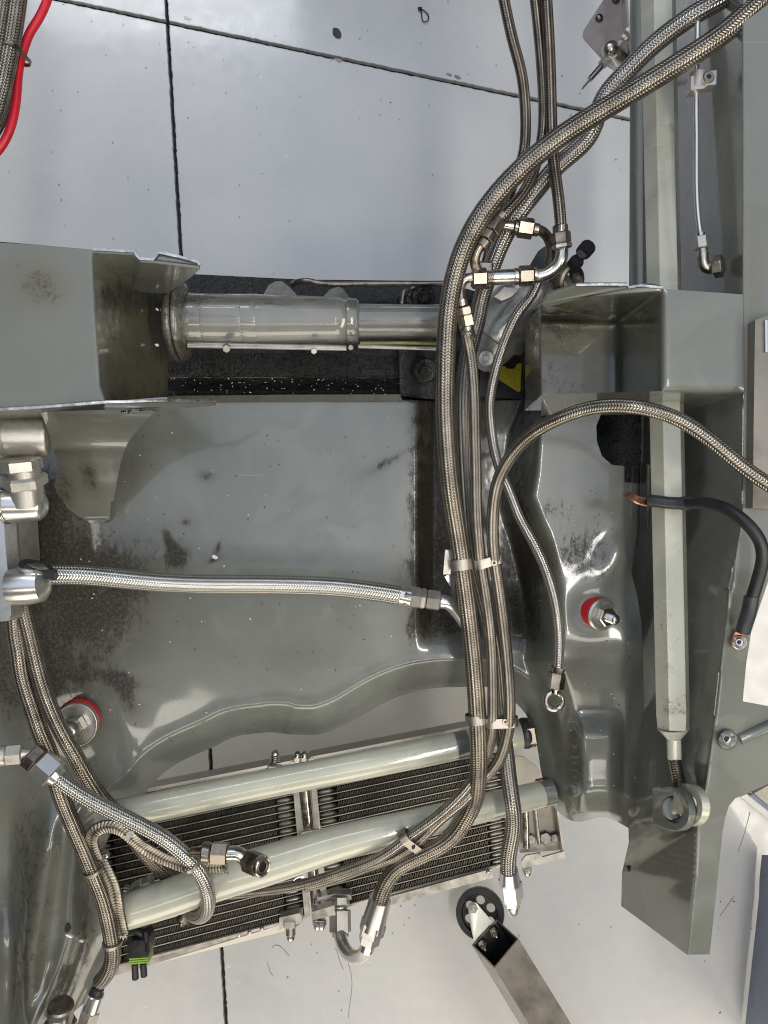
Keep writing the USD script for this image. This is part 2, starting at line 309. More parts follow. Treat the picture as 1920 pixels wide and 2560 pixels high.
plain("black_plastic", (.016, .016, .017), .38, 0, .2, 80, .1, 600)
plain("black_rubber", (.020, .021, .023), .45, 0, .2, 80)
plain("heat_shrink", (.035, .037, .042), .42, 0, .15, 60)
plain("red_rubber", (.50, .012, .016), .4, 0, .2, 50)
plain("red_cable", (.62, .012, .03), .42, 0, .1, 50)
plain("copper", (.80, .40, .25), .3, 1.0, .15, 80)
plain("olive_film", (.17, .16, .03), .4, 0, .3, 80)
paint("rack_paint", (.22, .225, .21), rough=.16, bev=.001, grime=(.035, .03, .022), gscale=70, stretch=(.6, 2.2, 2.2), film=.7)
plain("yellow_print", (.55, .47, .03), .5, 0, .15, 120)
plain("green_seal", (.22, .38, .05), .45, 0, .15, 80)
plain("pink_aluminium", (.58, .50, .48), .42, .55, .16, 28, .06, 200)
plain("white_plastic", (.8, .8, .77), .5, 0, .05, 80)
plain("stand_grey", (.22, .20, .175), .36, .35, .12, 22, .08, 260, coat=.2)
plain("stand_dark", (.012, .012, .012), .5, 0, .2, 60)
plain("slate_blue", (.20, .235, .34), .4, 0, .12, 20)
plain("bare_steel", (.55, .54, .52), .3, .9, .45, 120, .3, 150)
plain("scuff", (.22, .20, .18), .7, 0, .3, 300)
plain("joint_black", (.008, .008, .008), .7, 0, .2, 60)
nodes = {"g": ("geometry", {}), "n": ("noise_texture", {"scale": 2.2, "detail": 5.0, "roughness": .55}), "n2": ("noise_texture", {"scale": 34.0, "detail": 4.0}),
         "v": ("voronoi_texture", {"scale": 17.0}), "vm": ("map_range", {"from_min": .0, "from_max": .10, "to_min": -1.0, "to_max": 0.0, "clamp": True}),
         "r": ("rgb_ramp", {"ramp": [(.28, (.52, .53, .55)), (.5, (.60, .605, .61)), (.72, (.66, .655, .645))]}),
         "rr": ("map_range", {"from_min": .3, "from_max": .7, "to_min": .2, "to_max": .34}),
         "ad": ("math", {"math_type": "multiply_add", "value2": .35}), "b": ("bump", {"strength": .2, "distance": .003}),
         "bv": ("bevel", {"radius": .004}), "p": ("principled_bsdf", {"coat_weight": .5, "coat_roughness": .1})}
mat("floor_paint", nodes, [("g.position", "n.vector"), ("g.position", "n2.vector"), ("g.position", "v.vector"), ("n.fac", "r.fac"), ("r.color", "p.base_color"), ("n2.fac", "rr.value"), ("rr.result", "p.roughness"),
                           ("n2.fac", "ad.value1"), ("v.distance", "vm.value"), ("vm.result", "ad.value3"), ("ad.value", "b.height"), ("bv.bevel", "b.normal"), ("b.normal", "p.normal")])

# ------------------------------------------------------------------ floor
def rough_line(a, b, w, step=7):
    a, b = np.array(a, float), np.array(b, float); n = int(np.linalg.norm(b - a) / step); t = np.linspace(0, 1, n)[:, None]; d = (b - a) / np.linalg.norm(b - a); nn = np.array([-d[1], d[0]])
    base = a + (b - a) * t; l = base + nn * (w + rng.normal(0, .55, (n, 1))); r = base - nn * (w + rng.normal(0, .55, (n, 1)))
    return Polygon(np.vstack([l, r[::-1]])).buffer(0)
floor = Thing("floor", kind="structure")
vl = rough_line((415 - 150 * .6, -1536), (565 + 150 * .6, 4096), 4.6)
hl = rough_line((-1600, -368), (3600, 724), 5.2)
area = sbox(-1600, -1500, 3600, 4000).difference(vl).difference(hl)
for g in sorted(area.geoms, key=lambda g: -g.area)[:4]:
    v2, f, rings = tri2(g.simplify(.25))
    v = np.array([P(x, y, 0) for x, y in v2]); m = len(v); Fs = [f[:, ::-1] if np.cross(v[f[0, 1]] - v[f[0, 0]], v[f[0, 2]] - v[f[0, 0]])[2] < 0 else f]
    i = np.arange(len(rings[0])); j = (i + 1) % len(i)
    Fs += [np.stack([i, i + m, j], 1), np.stack([j, i + m, j + m], 1)]
    t = trimesh.Trimesh(np.vstack([v, v - [0, 0, .012]]), np.vstack(Fs), process=False)
    floor.part("slab", (np.array(t.vertices), np.array(t.faces)), "floor_paint", smooth=False)
floor.part("joint_bed", (PP([(-1600, -1500, -.01), (-1600, 4000, -.01), (3600, 4000, -.01), (3600, -1500, -.01)]), np.array([[0, 1, 2], [0, 2, 3]])), "joint_black", smooth=False)
def blob(cx, cy, rx, ry, ang, z, th, n=18, jit=.05):
    a = np.linspace(0, 2 * np.pi, n, endpoint=False); c, s = math.cos(ang), math.sin(ang); k = 1 + rng.normal(0, jit, n)
    return slab([(cx + c * rx * math.cos(t) * kk - s * ry * math.sin(t) * kk, cy + s * rx * math.cos(t) * kk + c * ry * math.sin(t) * kk, z) for t, kk in zip(a, k)], th)
solo("rubber_plug", blob(842, 81, 14, 9, 1.0, .004, .004), "black_rubber", "black oval rubber plug lying on the floor beyond the long joint", "plug")
zt = Thing("cable_tie", "thin black cable tie closed into a small loop on the floor", "cable tie")
zt.part("loop", sweep(spline(PP(zz(q(2, [(1022, 62), (1030, 100), (1040, 128), (1062, 125), (1070, 98), (1055, 72), (1030, 56)]), .004))), .0011, 8)[0], "black_plastic")
zt.part("lock", boxm(P(1050, 22, .004), (.004, .003, .002)), "black_plastic")
fl = []
for k in range(75):
    x, y = rng.uniform(0, 1560), rng.uniform(0, 700)
    fl.append(blob(x, y, rng.uniform(1, 2.4), rng.uniform(.8, 1.6), rng.uniform(0, 3), .0015, .0012, 6, .3))
for k in range(30):
    fl.append(blob(rng.uniform(700, 1900), rng.uniform(2250, 2560), rng.uniform(1, 3), rng.uniform(.8, 1.5), rng.uniform(0, 3), .0015, .0012, 6, .3))
for x, y in ((1122, 186), (1145, 193), (470, 45), (845, 150)): fl.append(blob(x, y, 9, 4, .4, .001, .001, 8, .35))
solo("floor_grit", join(*fl), "dark_steel", "dark crumbs of grit scattered over the painted floor", "grit", kind="stuff")
cr = []
for pts in (b8((690, 830), (720, 900), (740, 980), (780, 1060)), [(862, 2390), (880, 2460), (876, 2500), (872, 2545)], b8((0, 830), (60, 800), (130, 850), (190, 920)), [(668, 2405), (676, 2430), (682, 2440)], [(1875, 2030), (1862, 2080), (1845, 2130)], [(1836, 2240), (1800, 2290)]):
    cr.append(ribbon(spline(PP(zz(pts, .0006)), .004), .0009, .0005)[0])
solo("floor_cracks", join(*cr), "scuff", "hairline cracks and scuffs in the pale floor paint under the cooler", "crack", kind="stuff")

# ------------------------------------------------------------------ car frame: the pressed floor pan with both front horns
def gs(x, y, cx, cy, rx, ry, ang=0.0):
    c, s = math.cos(ang), math.sin(ang); u = (x - cx) * c + (y - cy) * s; v = -(x - cx) * s + (y - cy) * c
    return np.exp(-.5 * ((u / rx) ** 2 + (v / ry) ** 2))
def ss(e0, e1, x): t = np.clip((x - e0) / (e1 - e0), 0, 1); return t * t * (3 - 2 * t)
open_edge = q(10, [(640, 680), (640, 560), (700, 470), (750, 390), (860, 290), (930, 210), (1100, 90), (1300, 0)]) + q(7, [(1400, 1520), (1659, 1490)]) + \
    q(8, [(130, 1490), (300, 1510), (450, 1500), (580, 1450), (700, 1380), (850, 1300), (1000, 1250), (1150, 1230), (1310, 1225)]) + [(1230, 1720), (1275, 1745), (1317, 1790), (1342, 1858)] + \
    q(12, [(310, 130), (340, 260), (390, 370), (450, 430), (520, 460), (600, 450), (690, 435), (740, 450), (800, 480), (960, 570)])
oe = np.array(open_edge, float); d_ = np.r_[0, np.cumsum(np.linalg.norm(np.diff(oe, axis=0), axis=1))]; oes = CubicSpline(d_, oe)(np.linspace(0, d_[-1], 700))
right_edge = [(1629, 2096), (1631, 1986), (1627, 1936), (1623, 1900), (1612, 1833), (1608, 1664), (1604, 1558), (1593, 1487), (1578, 1428), (1563, 1377), (1561, 1200), (1561, 1165), (1530, 1162), (1505, 1140), (1493, 1105), (1491, 1065), (1505, 1030), (1540, 1008), (1620, 1000), (1625, 985)]
top_edge = [(1352, 985), (1300, 1000), (1180, 1003), (1090, 1003), (1050, 1001), (700, 1003), (540, 1005), (262, 1008), (-80, 1030)]
left_edge = [(-80, 1600), (-80, 2700), (60, 2700)]
horn_l = [(118, 2585), (150, 2560), (175, 2538), (210, 2508), (235, 2480), (253, 2445), (262, 2410), (266, 2370), (264, 2320), (256, 2250), (262, 2190)]
outline = Polygon(np.vstack([oes, right_edge, top_edge, left_edge, horn_l])).buffer(0)
if outline.geom_type != "Polygon": outline = max(outline.geoms, key=lambda g: g.area)
tree = cKDTree(oes)
xc_y, xc_x = [1000, 1080, 1180, 1240, 1300, 1360, 1420, 1475, 1580, 1655, 1750, 1900], [1362, 1330, 1318, 1305, 1318, 1338, 1352, 1362, 1366, 1360, 1390, 1430]
cl_y, cl_x = [1900, 2000, 2070, 2150, 2240, 2340, 2400, 2470, 2560, 2700], [215, 212, 208, 205, 195, 190, 172, 148, 105, 60]
def pan_z(x, y):
    d = tree.query(np.c_[x, y])[0]
    xc = np.interp(y, xc_y, xc_x)
    z = .50 + 0 * x + .012 * ss(1010, 1300, y) * 0
    wd = np.interp(y, [1100, 1240, 1330], [26, 34, 50]); up = ss(-1, 1, (x - xc) / wd)                       # right horn stands higher
    z += .088 * up * (1 - ss(1640, 1900, y) * .45)
    z -= .06 * ss(1040, 1085, x) * (1 - ss(-60, -10, x - xc)) * (1 - ss(1440, 1640, y))     # oily trough between pan and horn
    lip = np.clip(1 - d / 68.0, 0, 1); z -= .046 * lip ** 1.12 * (1 - .45 * ss(1370, 1520, x))
    z += .0012 * np.exp(-.5 * ((d - 74) / 10.0) ** 2)
    # right horn pressings
    hy = ss(1770, 1850, y) * (1 - ss(2030, 2058, y))
    z += .038 * hy * ss(1414, 1462, x) * (1 - ss(1520, 1562, x))
    z += .013 * gs(x, y, 1475, 1524, 64, 64) ; z -= .011 * gs(x, y, 1475, 1524, 38, 38)
    z += .008 * gs(x, y, 1550, 1395, 34, 46, .4) + .007 * gs(x, y, 1572, 1592, 30, 46, -.3) - .006 * gs(x, y, 1560, 1500, 34, 56)
    z -= .022 * ss(1560, 1640, x) * ss(1600, 1720, y)
    z += .010 * ss(2010, 2050, y) * gs(x, y, 1600, 2060, 30, 40)
    # left side: shallow bowl round the stud, left horn with its stepped flange
    z += .010 * gs(x, y, 205, 1815, 95, 95) - .008 * gs(x, y, 205, 1815, 62, 62)
    z += .004 * gs(x, y, 320, 1830, 40, 100, -.2)
    lx = np.interp(y, cl_y, cl_x)
    st = ss(1960, 2140, y)
    z -= .034 * st * ss(-30, 36, x - lx) * (y > 1900)
    z += .012 * st * np.exp(-.5 * ((x - lx + 20) / 13) ** 2)
    z += .022 * st * np.exp(-.5 * ((x - np.interp(y, [1900, 2200, 2400, 2700], [150, 105, 76, 70])) / 26) ** 2) 
    z -= .03 * ss(1950, 2250, y) * (1 - ss(20, 75, x)) 
    z += .022 * ss(2240, 2340, y) * gs(x, y, 8, 2400, 30, 110)
    z -= .020 * ss(2180, 2450, y) * np.clip((x - lx - 20) / 60, 0, 1.2) ** 2 * (x < 330)
    return z + .0012 * (meshkit.fbm(np.c_[x, y, 0 * x] / 140.0, 2, 3) - .5)
def pan_dirt(x, y):
    d = np.zeros_like(x)
    d += .92 * (1 - ss(120, 340, x + 70 * (meshkit.fbm(np.c_[x, y, 0 * x] / 60., 4, 9) - .5) * 2)) * ss(1090, 1230, y) * (1 - ss(1700, 1900, y))
    d += .62 * gs(x, y, 300, 1450, 110, 70) + .62 * gs(x, y, 290, 1560, 70, 110) + .5 * gs(x, y, 330, 1170, 32, 60, .3) + .3 * gs(x, y, 400, 1330, 120, 60)
    for c in ((425, 1358, 8, 26, -.3), (445, 1392, 20, 22, 0), (960, 1160, 40, 10, -.5), (515, 1190, 16, 10, 0), (465, 1305, 9, 7, 0), (545, 1370, 6, 14, .3), (535, 1400, 16, 5, -.4), (320, 1745, 16, 40, -.5), (300, 1700, 40, 14, .2), (640, 2065, 6, 4, 0)):
        d += .85 * gs(x, y, *c)
    d += (1.1 - .5 * ss(1190, 1260, x) - .25 * ss(1400, 1560, y)) * ss(985, 1110, x + 34 * (meshkit.fbm(np.c_[x / 30., y / 22., 0 * x], 4, 5) - .5) * 2) * (1 - ss(-10, 25, x - np.interp(y, xc_y, xc_x))) * (1 - ss(1560, 1640, y))
    d += .55 * gs(x, y, 1040, 1420, 26, 260) + .4 * gs(x, y, 1130, 1530, 50, 50)
    d += .72 * gs(x, y, 1430, 1380, 66, 44) + .5 * gs(x, y, 1450, 1640, 70, 60) + .35 * gs(x, y, 1500, 1300, 50, 60) + .45 * gs(x, y, 1380, 1275, 46, 22) + .42 * gs(x, y, 1300, 1460, 40, 120) + .35 * gs(x, y, 1310, 1590, 30, 60)
    d += .3 * gs(x, y, 1390, 1190, 50, 60) + .34 * gs(x, y, 1500, 1440, 60, 40)
    d += .40 * gs(x, y, 215, 2260, 22, 70) + .62 * gs(x, y, 175, 2440, 26, 60, .4) + .42 * gs(x, y, 60, 2250, 40, 130) + .3 * gs(x, y, 100, 2420, 60, 100) + .40 * gs(x, y, 60, 2000, 70, 130) + .34 * gs(x, y, 130, 2180, 50, 120) + .5 * gs(x, y, 225, 2330, 18, 60) + .4 * gs(x, y, 40, 2480, 50, 80)
    d += .30 * gs(x, y, 1560, 1950, 30, 120) + .26 * gs(x, y, 1395, 1930, 26, 120)
    d += .7 * ss(1012, 1003, y) * (x > 420) * (x < 1060)
    return d
def grid_sheet(poly, zf, step, thick=.0025, dirtf=None):
    bd = np.array(poly.exterior.segmentize(step * .8).coords)[:-1]
    x0, y0, x1, y1 = poly.bounds; gx, gy = np.meshgrid(np.arange(x0, x1, step), np.arange(y0, y1, step)); gx = gx + (np.arange(gx.shape[0]) % 2)[:, None] * step * .5
    inner = poly.buffer(-step * .55); ok = contains_xy(inner, gx.ravel(), gy.ravel()); g = np.c_[gx.ravel(), gy.ravel()][ok]
    p = np.vstack([bd, g]); tr = Delaunay(p).simplices; c = p[tr].mean(1); tr = tr[contains_xy(poly, c[:, 0], c[:, 1])]
    z = zf(p[:, 0], p[:, 1]); s = (H - z) / F; v = np.c_[(p[:, 0] - 960) * s, (1280 - p[:, 1]) * s, z]
    n = np.cross(v[tr[:, 1]] - v[tr[:, 0]], v[tr[:, 2]] - v[tr[:, 0]])[:, 2]; tr = np.where((n < 0)[:, None], tr[:, ::-1], tr)
    k = len(bd); low = v[:k] - [0, 0, thick]; m = len(v)
    # edge skirt with its own copies so the rim keeps a clean edge, and an underside
    i = np.arange(k); j = (i + 1) % k
    V = np.vstack([v, v[:k], low]); F2 = [tr, np.stack([i + m, i + m + k, j + m], 1), np.stack([j + m, i + m + k, j + m + k], 1)]
    dv = dirtf(p[:, 0], p[:, 1]) if dirtf else np.zeros(m)
    return (V, np.vstack(F2)), np.r_[dv, dv[:k], dv[:k]]
frame = Thing("car_frame", "grey green painted pressed steel car frame filling the middle of the view", "car frame")
pm, pd = grid_sheet(outline, pan_z, 5.0, dirtf=pan_dirt)
frame.part("floor_pan", pm, "pan_paint", dirt=pd)

ZT = .75
def shell(verts, faces, dirt=None):
    """Quads and polygons on shared photo points with heights, one mesh."""
    v = PP(verts); f = []
    for fc in faces:
        for k in range(1, len(fc) - 1): f.append((fc[0], fc[k], fc[k + 1]))
    return v, np.array(f)
def sub(mesh, edge=.02, dirtf=None):
    """Fine triangles so that a stain map can be carried on the points."""
    v, f = trimesh.remesh.subdivide_to_size(np.asarray(mesh[0]), np.asarray(mesh[1]), edge)
    v, inv = np.unique(np.round(v, 6), axis=0, return_inverse=True); f = inv.reshape(-1)[f]
    return v, f
def rounded(mesh, dirtf, edge=.007, it=6):
    """Welded, finely divided shell whose creases are rolled over; the rim stays put."""
    v, f = sub(mesh, edge); n = len(v)
    e = np.sort(np.vstack([f[:, [0, 1]], f[:, [1, 2]], f[:, [2, 0]]]), axis=1); u, c = np.unique(e, axis=0, return_counts=True)
    pin = np.zeros(n, bool); pin[u[c == 1].ravel()] = True
    from scipy.sparse import coo_matrix
    A = coo_matrix((np.ones(2 * len(u)), (np.r_[u[:, 0], u[:, 1]], np.r_[u[:, 1], u[:, 0]])), (n, n)).tocsr(); d = np.asarray(A.sum(1)).ravel()[:, None]
    for _ in range(it):
        w = A @ v / np.maximum(d, 1); v = np.where(pin[:, None], v, v + .6 * (w - v))
    s = F / (H - v[:, 2]); return (v, f), dirtf(v[:, 0] * s + 960, 1280 - v[:, 1] * s, v[:, 2])
def toflat(mesh, dirtf):
    """Split points per face (flat shading) and sample the stain map in photo positions."""
    v, f = mesh; V = v[f].reshape(-1, 3); Fc = np.arange(len(V)).reshape(-1, 3); s = F / (H - V[:, 2])
    return (V, Fc), dirtf(V[:, 0] * s + 960, 1280 - V[:, 1] * s, V[:, 2])
# left side member: top, pocket wall with the torn upright flange, front lip
vL = [(-80, 598, ZT), (0, 606, ZT), (110, 613, ZT), (232, 624, ZT), (230, 650, ZT), (236, 771, ZT), (249, 965, ZT), (262, 1004, ZT), (120, 1018, ZT), (-80, 1030, ZT),          # 0-9 top
      (422, 702, .475), (421, 800, .475), (420, 950, .475), (420, 992, .475),                                                              # 10-13 foot of pocket wall
      (-80, 1075, .53), (120, 1068, .53), (262, 1058, .53),                                                                               # 14-16 foot of front face
      (-80, 700, .45), (200, 720, .45)]
left_faces = [(0, 9, 8, 7, 6, 5, 4, 3, 2, 1), (9, 14, 15, 8), (8, 15, 16, 7),
      (3, 4, 10), (4, 5, 11, 10), (5, 6, 12, 11), (6, 7, 13, 12)]
def dl(x, y, z):
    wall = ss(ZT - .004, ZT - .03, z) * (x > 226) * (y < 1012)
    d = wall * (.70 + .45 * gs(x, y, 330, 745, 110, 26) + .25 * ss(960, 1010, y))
    top = ss(ZT - .012, ZT - .003, z)
    return d + top * (.42 * gs(x, y, 60, 690, 70, 60) + .40 * gs(x, y, 120, 720, 50, 40) + .25 * gs(x, y, 60, 900, 160, 90) + .12)
m_, d_l = rounded(shell(vL, left_faces), dl)
paint("olive_paint", (.13, .122, .082), rough=.33, bev=.004, gscale=110)
frame.part("side_member", m_, "frame_paint", dirt=d_l)
flg = [(232, 624, ZT), (300, 628, ZT), (338, 630, ZT), (343, 640, ZT), (352, 648, ZT), (384, 650, ZT), (391, 640, ZT), (398, 632, ZT), (450, 643, ZT), (496, 656, ZT), (500, 664, ZT), (480, 685, .70), (450, 705, .65), (424, 724, .60), (420, 730, .585), (330, 722, .60), (234, 668, .69)]
frame.part("upright_flange", slab(flg, .003), "frame_paint", label="torn upright flange with a notch in its edge")
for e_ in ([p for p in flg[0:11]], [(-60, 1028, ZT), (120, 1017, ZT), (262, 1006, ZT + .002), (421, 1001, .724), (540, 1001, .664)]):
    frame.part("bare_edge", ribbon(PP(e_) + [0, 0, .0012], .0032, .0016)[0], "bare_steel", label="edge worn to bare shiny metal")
# gusset flaring from the side member down on to the pan
def gz(x, y):
    t = np.clip((y - 1022) / 275, 0, 1)
    z = .735 - .225 * t ** .55
    return z + .018 * np.cos((x - 235) / 90.0) * (1 - t) + .008 * np.exp(-.5 * ((y - 1120) / 9) ** 2)
gus = Polygon(q(4, [(240, 1112), (950, 1092), (900, 1130), (850, 1170), (800, 1232), (760, 1290), (730, 1350), (710, 1420), (690, 1530), (672, 1640)]) + q(7, [(655, 130), (645, 235), (610, 255), (540, 258), (470, 222), (400, 165), (350, 95), (320, 30)]) + q(4, [(345, 1500), (335, 1400), (300, 1280), (270, 1190)]))
gm, gd = grid_sheet(gus, gz, 5.0, dirtf=lambda x, y: .03 + .72 * gs(x, y, 225, 1190, 18, 46, -.3) + .46 * gs(x, y, 155, 1150, 30, 60) + .6 * gs(x, y, 165, 1240, 26, 40, -.6) + .3 * gs(x, y, 240, 1295, 40, 16))
frame.part("gusset", gm, "pan_paint", dirt=gd)
# black oily cross trough behind the pan
trough = [(330, 676, .40), (500, 686, .40), (760, 699, .40), (1098, 702, .40), (1230, 740, .40), (1340, 760, .40), (1350, 1010, .42), (1300, 1120, .43), (1110, 1130, .43), (1040, 1030, .44), (1000, 1000, .445), (420, 1000, .445)]
def tz(x, y): return .43 + .035 * ss(940, 1004, y) * (x < 1040) - .03 * ss(900, 700, y)
tm, td = grid_sheet(Polygon([(p[0], p[1]) for p in trough]), tz, 5.0, dirtf=lambda x, y: .55 * ss(935, 1000, y) + .2 * (y > 880))
frame.part("oily_trough", tm, "oily_grit", dirt=td, label="black oil-soaked trough behind the pan")
frame.part("trough_lip", slab([(420, 990, .505), (700, 987, .505), (1000, 986, .505), (1006, 1002, .503), (700, 1004, .503), (420, 1006, .503)], .004), "grime_brown")
frame.part("front_lip", slab([(262, 1004, ZT), (421, 999, .72), (540, 1000, .66), (540, 1012, .66), (430, 1020, .72), (262, 1018, ZT)], .004), "frame_paint")
# right cross box with its pocket
vR = [(1352, 758, .72), (1372, 735, .735), (1440, 715, ZT), (1655, 722, ZT), (1654, 978, ZT), (1400, 984, .73), (1355, 986, .72),      # 0-6 rim of pocket
      (1310, 800, .585), (1545, 806, .585), (1545, 1026, .585), (1310, 1026, .585),                                              # 7-10 pocket floor
      (1857, 736, ZT), (1860, 982, ZT), (1352, 1040, .58), (1640, 1036, .57), (1860, 1036, .60), (1325, 780, .46), (1330, 1010, .46)]
fR = [(7, 10, 9, 8), (0, 7, 8, 1), (1, 8, 2), (2, 8, 3), (3, 8, 9, 4), (3, 4, 12, 11), (6, 13, 14, 4, 5), (4, 14, 15, 12), (0, 16, 17, 6), (0, 6, 10, 7)]
def dr(x, y, z):
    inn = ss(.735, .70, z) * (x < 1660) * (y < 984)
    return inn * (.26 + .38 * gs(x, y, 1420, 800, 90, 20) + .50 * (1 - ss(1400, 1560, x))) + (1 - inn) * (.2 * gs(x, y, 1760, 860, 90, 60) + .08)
m_, d_r = rounded(shell(vR, fR), dr)
frame.part("cross_box", m_, "frame_paint", dirt=d_r)
frame.part("rim_flange", slab([(1440, 713, .752), (1460, 712, .752), (1568, 712, .752), (1568, 720, .752), (1600, 715, .752), (1625, 714, .752), (1655, 720, .752), (1655, 728, .752), (1560, 734, .745), (1470, 742, .735), (1400, 760, .72), (1360, 772, .71), (1352, 760, .72), (1372, 735, .735)], .004), "frame_paint")
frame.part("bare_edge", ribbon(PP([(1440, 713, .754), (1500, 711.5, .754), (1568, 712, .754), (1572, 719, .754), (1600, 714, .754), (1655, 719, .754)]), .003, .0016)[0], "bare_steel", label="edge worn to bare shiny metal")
# right side member: top rail, tall inner wall, channel bottom, front bracket wall, arm
le = [(1857, -60), (1857, 300), (1857, 560), (1854, 715)]; 
rail_top = [(1857, -1500, ZT), (1857, 300, ZT), (1857, 735, ZT), (1860, 982, ZT), (1857, 1260, ZT), (1853, 1305, ZT), (1838, 1400, ZT), (1823, 1474, ZT), (1802, 1664, ZT), (1788, 1790, ZT), (1773, 1900, ZT), (1764, 1965, ZT), (1743, 2071, ZT), (1737, 2197, ZT), (1718, 2387, ZT)]
rail_r = [(1774, 2386, ZT), (1790, 2240, ZT), (1806, 2079, ZT), (1813, 2045, ZT), (1822, 2015, ZT), (1838, 1996, ZT), (1875, 1980, ZT), (1960, 1942, ZT), (1960, 1770, ZT), (1920, 1765, ZT), (1857, 1753, ZT), (1865, 1664, ZT), (1878, 1580, ZT), (1895, 1529, ZT), (1925, 1440, ZT), (1960, 1380, ZT), (1960, 1270, ZT), (1884, 1268, ZT), (1960, 900, ZT), (1960, -1500, ZT)]
zb = [.44] * 9 + [.45, .46, .48, .51, .52, .53]
n_ = len(rail_top); rl = rail_top + rail_r
def nadir(p, z, z0=ZT): w = P(p[0], p[1], z0); s = F / (H - z); return (w[0] * s + 960, 1280 - w[1] * s, z)
foot = [nadir(p, z) for p, z in zip(rail_top, zb)]; foot[-1] = (1553, 2265, .53); foot[-2] = (1555, 2181, .53); foot[-3] = (1572, 2105, .51)
pts = rl + foot
topf = [tuple(range(len(rl)))]
wallf = [(i, i + 1, len(rl) + i + 1, len(rl) + i) for i in range(n_ - 1)]
v2, f2, _ = tri2(Polygon([(p[0], p[1]) for p in rl]))
vv = PP(pts); ff = np.vstack([f2] + [np.array([(a, c, b), (a, d, c)]) for a, b, c, d in wallf])
def drr(x, y, z):
    return np.where(z > ZT - .01, .10 + .36 * gs(x, y, 1880, 1000, 14, 260) + .26 * gs(x, y, 1890, 640, 20, 120), .1 + .14 * gs(x, y, 1640, 2200, 70, 80))
m_, d_r = rounded((vv, ff), drr, .010, 5)
frame.part("side_member", m_, "frame_paint", dirt=d_r)
frame.part("channel_bottom", slab([(1577, -500, .43), (1576, 300, .43), (1574, 735, .43), (1574, 900, .43), (1440, 960, .43), (1440, 1200, .43), (1520, 1700, .43), (1570, 2000, .44), (1660, 2060, .44), (1720, 1800, .43), (1690, 1000, .43), (1690, -500, .43)], .003), "frame_paint")
frame.part("channel_shade_sheet", slab([(1450, 970, .437), (1652, 970, .437), (1652, 1210, .437), (1450, 1200, .437)], .003), "oily_grit", label="black sheet added for the shade seen through the round cut-out")  # added sheet, its black standing for the shade down in the hole
frame.part("channel_flange", slab([(1618, 1160, .47), (1636, 1160, .47), (1645, 1700, .47), (1643, 1762, .47), (1612, 1772, .47)], .03), "olive_paint")
frame.part("arm_rib", sweep(PP([(1850, 1848, .750), (1885, 1834, .752), (1960, 1800, .752)]), .006, 14)[0], "frame_paint", label="raised rib on the short side arm")
frame.part("corner_tab", slab([(1629, 2096, .565), (1626, 2050, .565), (1632, 2050, .56), (1640, 2085, .55), (1680, 2076, .55), (1686, 2084, .55), (1672, 2092, .55), (1640, 2100, .555)], .003), "frame_paint")
hole_dark = []
for x, y, z, rx, ry in ((1575, 2174, .545, 5, 8), (1674, 2290, .66, 5, 8)):
    frame.part("bolt_hole", blob(x, y, rx, ry, -.3, z + .012, .004, 14, 0), "joint_black", label="dark bolt hole in the bracket wall")
frame.part("drain_hole", blob(168, 2321, 8, 12, .2, float(pan_z(np.array([168.]), np.array([2321.]))[0]) + .003, .002, 6, .1), "joint_black", label="dark square hole in the left horn")
frame.part("rust_chip", blob(1759, 1990, 4, 10, .15, .753, .001, 6, .1), "red_rubber")

# ------------------------------------------------------------------ rack housing, pipe and steering casting behind the pan
def rack_dirt_shade(m):
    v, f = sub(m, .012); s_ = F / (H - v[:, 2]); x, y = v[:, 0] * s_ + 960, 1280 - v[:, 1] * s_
    return (v, f), .26 + .5 * ss(838, 862, y) + .34 * ss(778, 752, y) + .34 * ss(560, 440, x) + .18 * ss(880, 1000, x) + .5 * gs(x, y, 880, 800, 8, 60)  # oil film; the round tube's shading along top and bottom is painted in too
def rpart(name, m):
    m2, d = rack_dirt_shade(m); rk.part(name, m2, "rack_paint", dirt=d)
rk = Thing("steering_rack", "oily grey cast steering rack tube lying across behind the pan", "steering rack")
zr = .545
A, B = P(425, 800, zr), P(1105, 806, zr)
def rx(x, y=803): return P(x, y, zr)
sc = (H - zr) / F
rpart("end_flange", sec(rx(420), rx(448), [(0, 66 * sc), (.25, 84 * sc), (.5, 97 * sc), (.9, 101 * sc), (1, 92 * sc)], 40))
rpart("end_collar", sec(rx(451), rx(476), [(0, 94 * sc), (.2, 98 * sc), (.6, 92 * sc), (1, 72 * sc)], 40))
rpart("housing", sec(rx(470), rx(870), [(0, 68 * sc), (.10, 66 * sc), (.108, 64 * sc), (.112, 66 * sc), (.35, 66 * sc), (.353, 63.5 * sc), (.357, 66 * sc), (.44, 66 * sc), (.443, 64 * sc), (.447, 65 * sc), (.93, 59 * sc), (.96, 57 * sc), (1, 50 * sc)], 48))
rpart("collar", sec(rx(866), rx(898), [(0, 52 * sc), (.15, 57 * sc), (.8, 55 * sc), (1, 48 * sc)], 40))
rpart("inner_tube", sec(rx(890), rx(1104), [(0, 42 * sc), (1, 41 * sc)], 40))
for y0, nm in ((748, "rib"), (868, "rib")):
    rk.part(nm, sec(P(470, y0 - (8 if y0 < 800 else 6), zr + .014), P(866, y0 + (6 if y0 < 800 else 2), zr + .012), [(0, 8 * sc), (1, 7 * sc)], 14), "cast_grey")
rk.part("rib", sec(P(896, 770, zr + .014), P(1100, 771, zr + .014), [(0, 6 * sc), (1, 6 * sc)], 12), "cast_grey")
rk.part("rib", sec(P(896, 866, zr + .01), P(1100, 872, zr + .01), [(0, 5 * sc), (1, 5 * sc)], 12), "cast_grey")
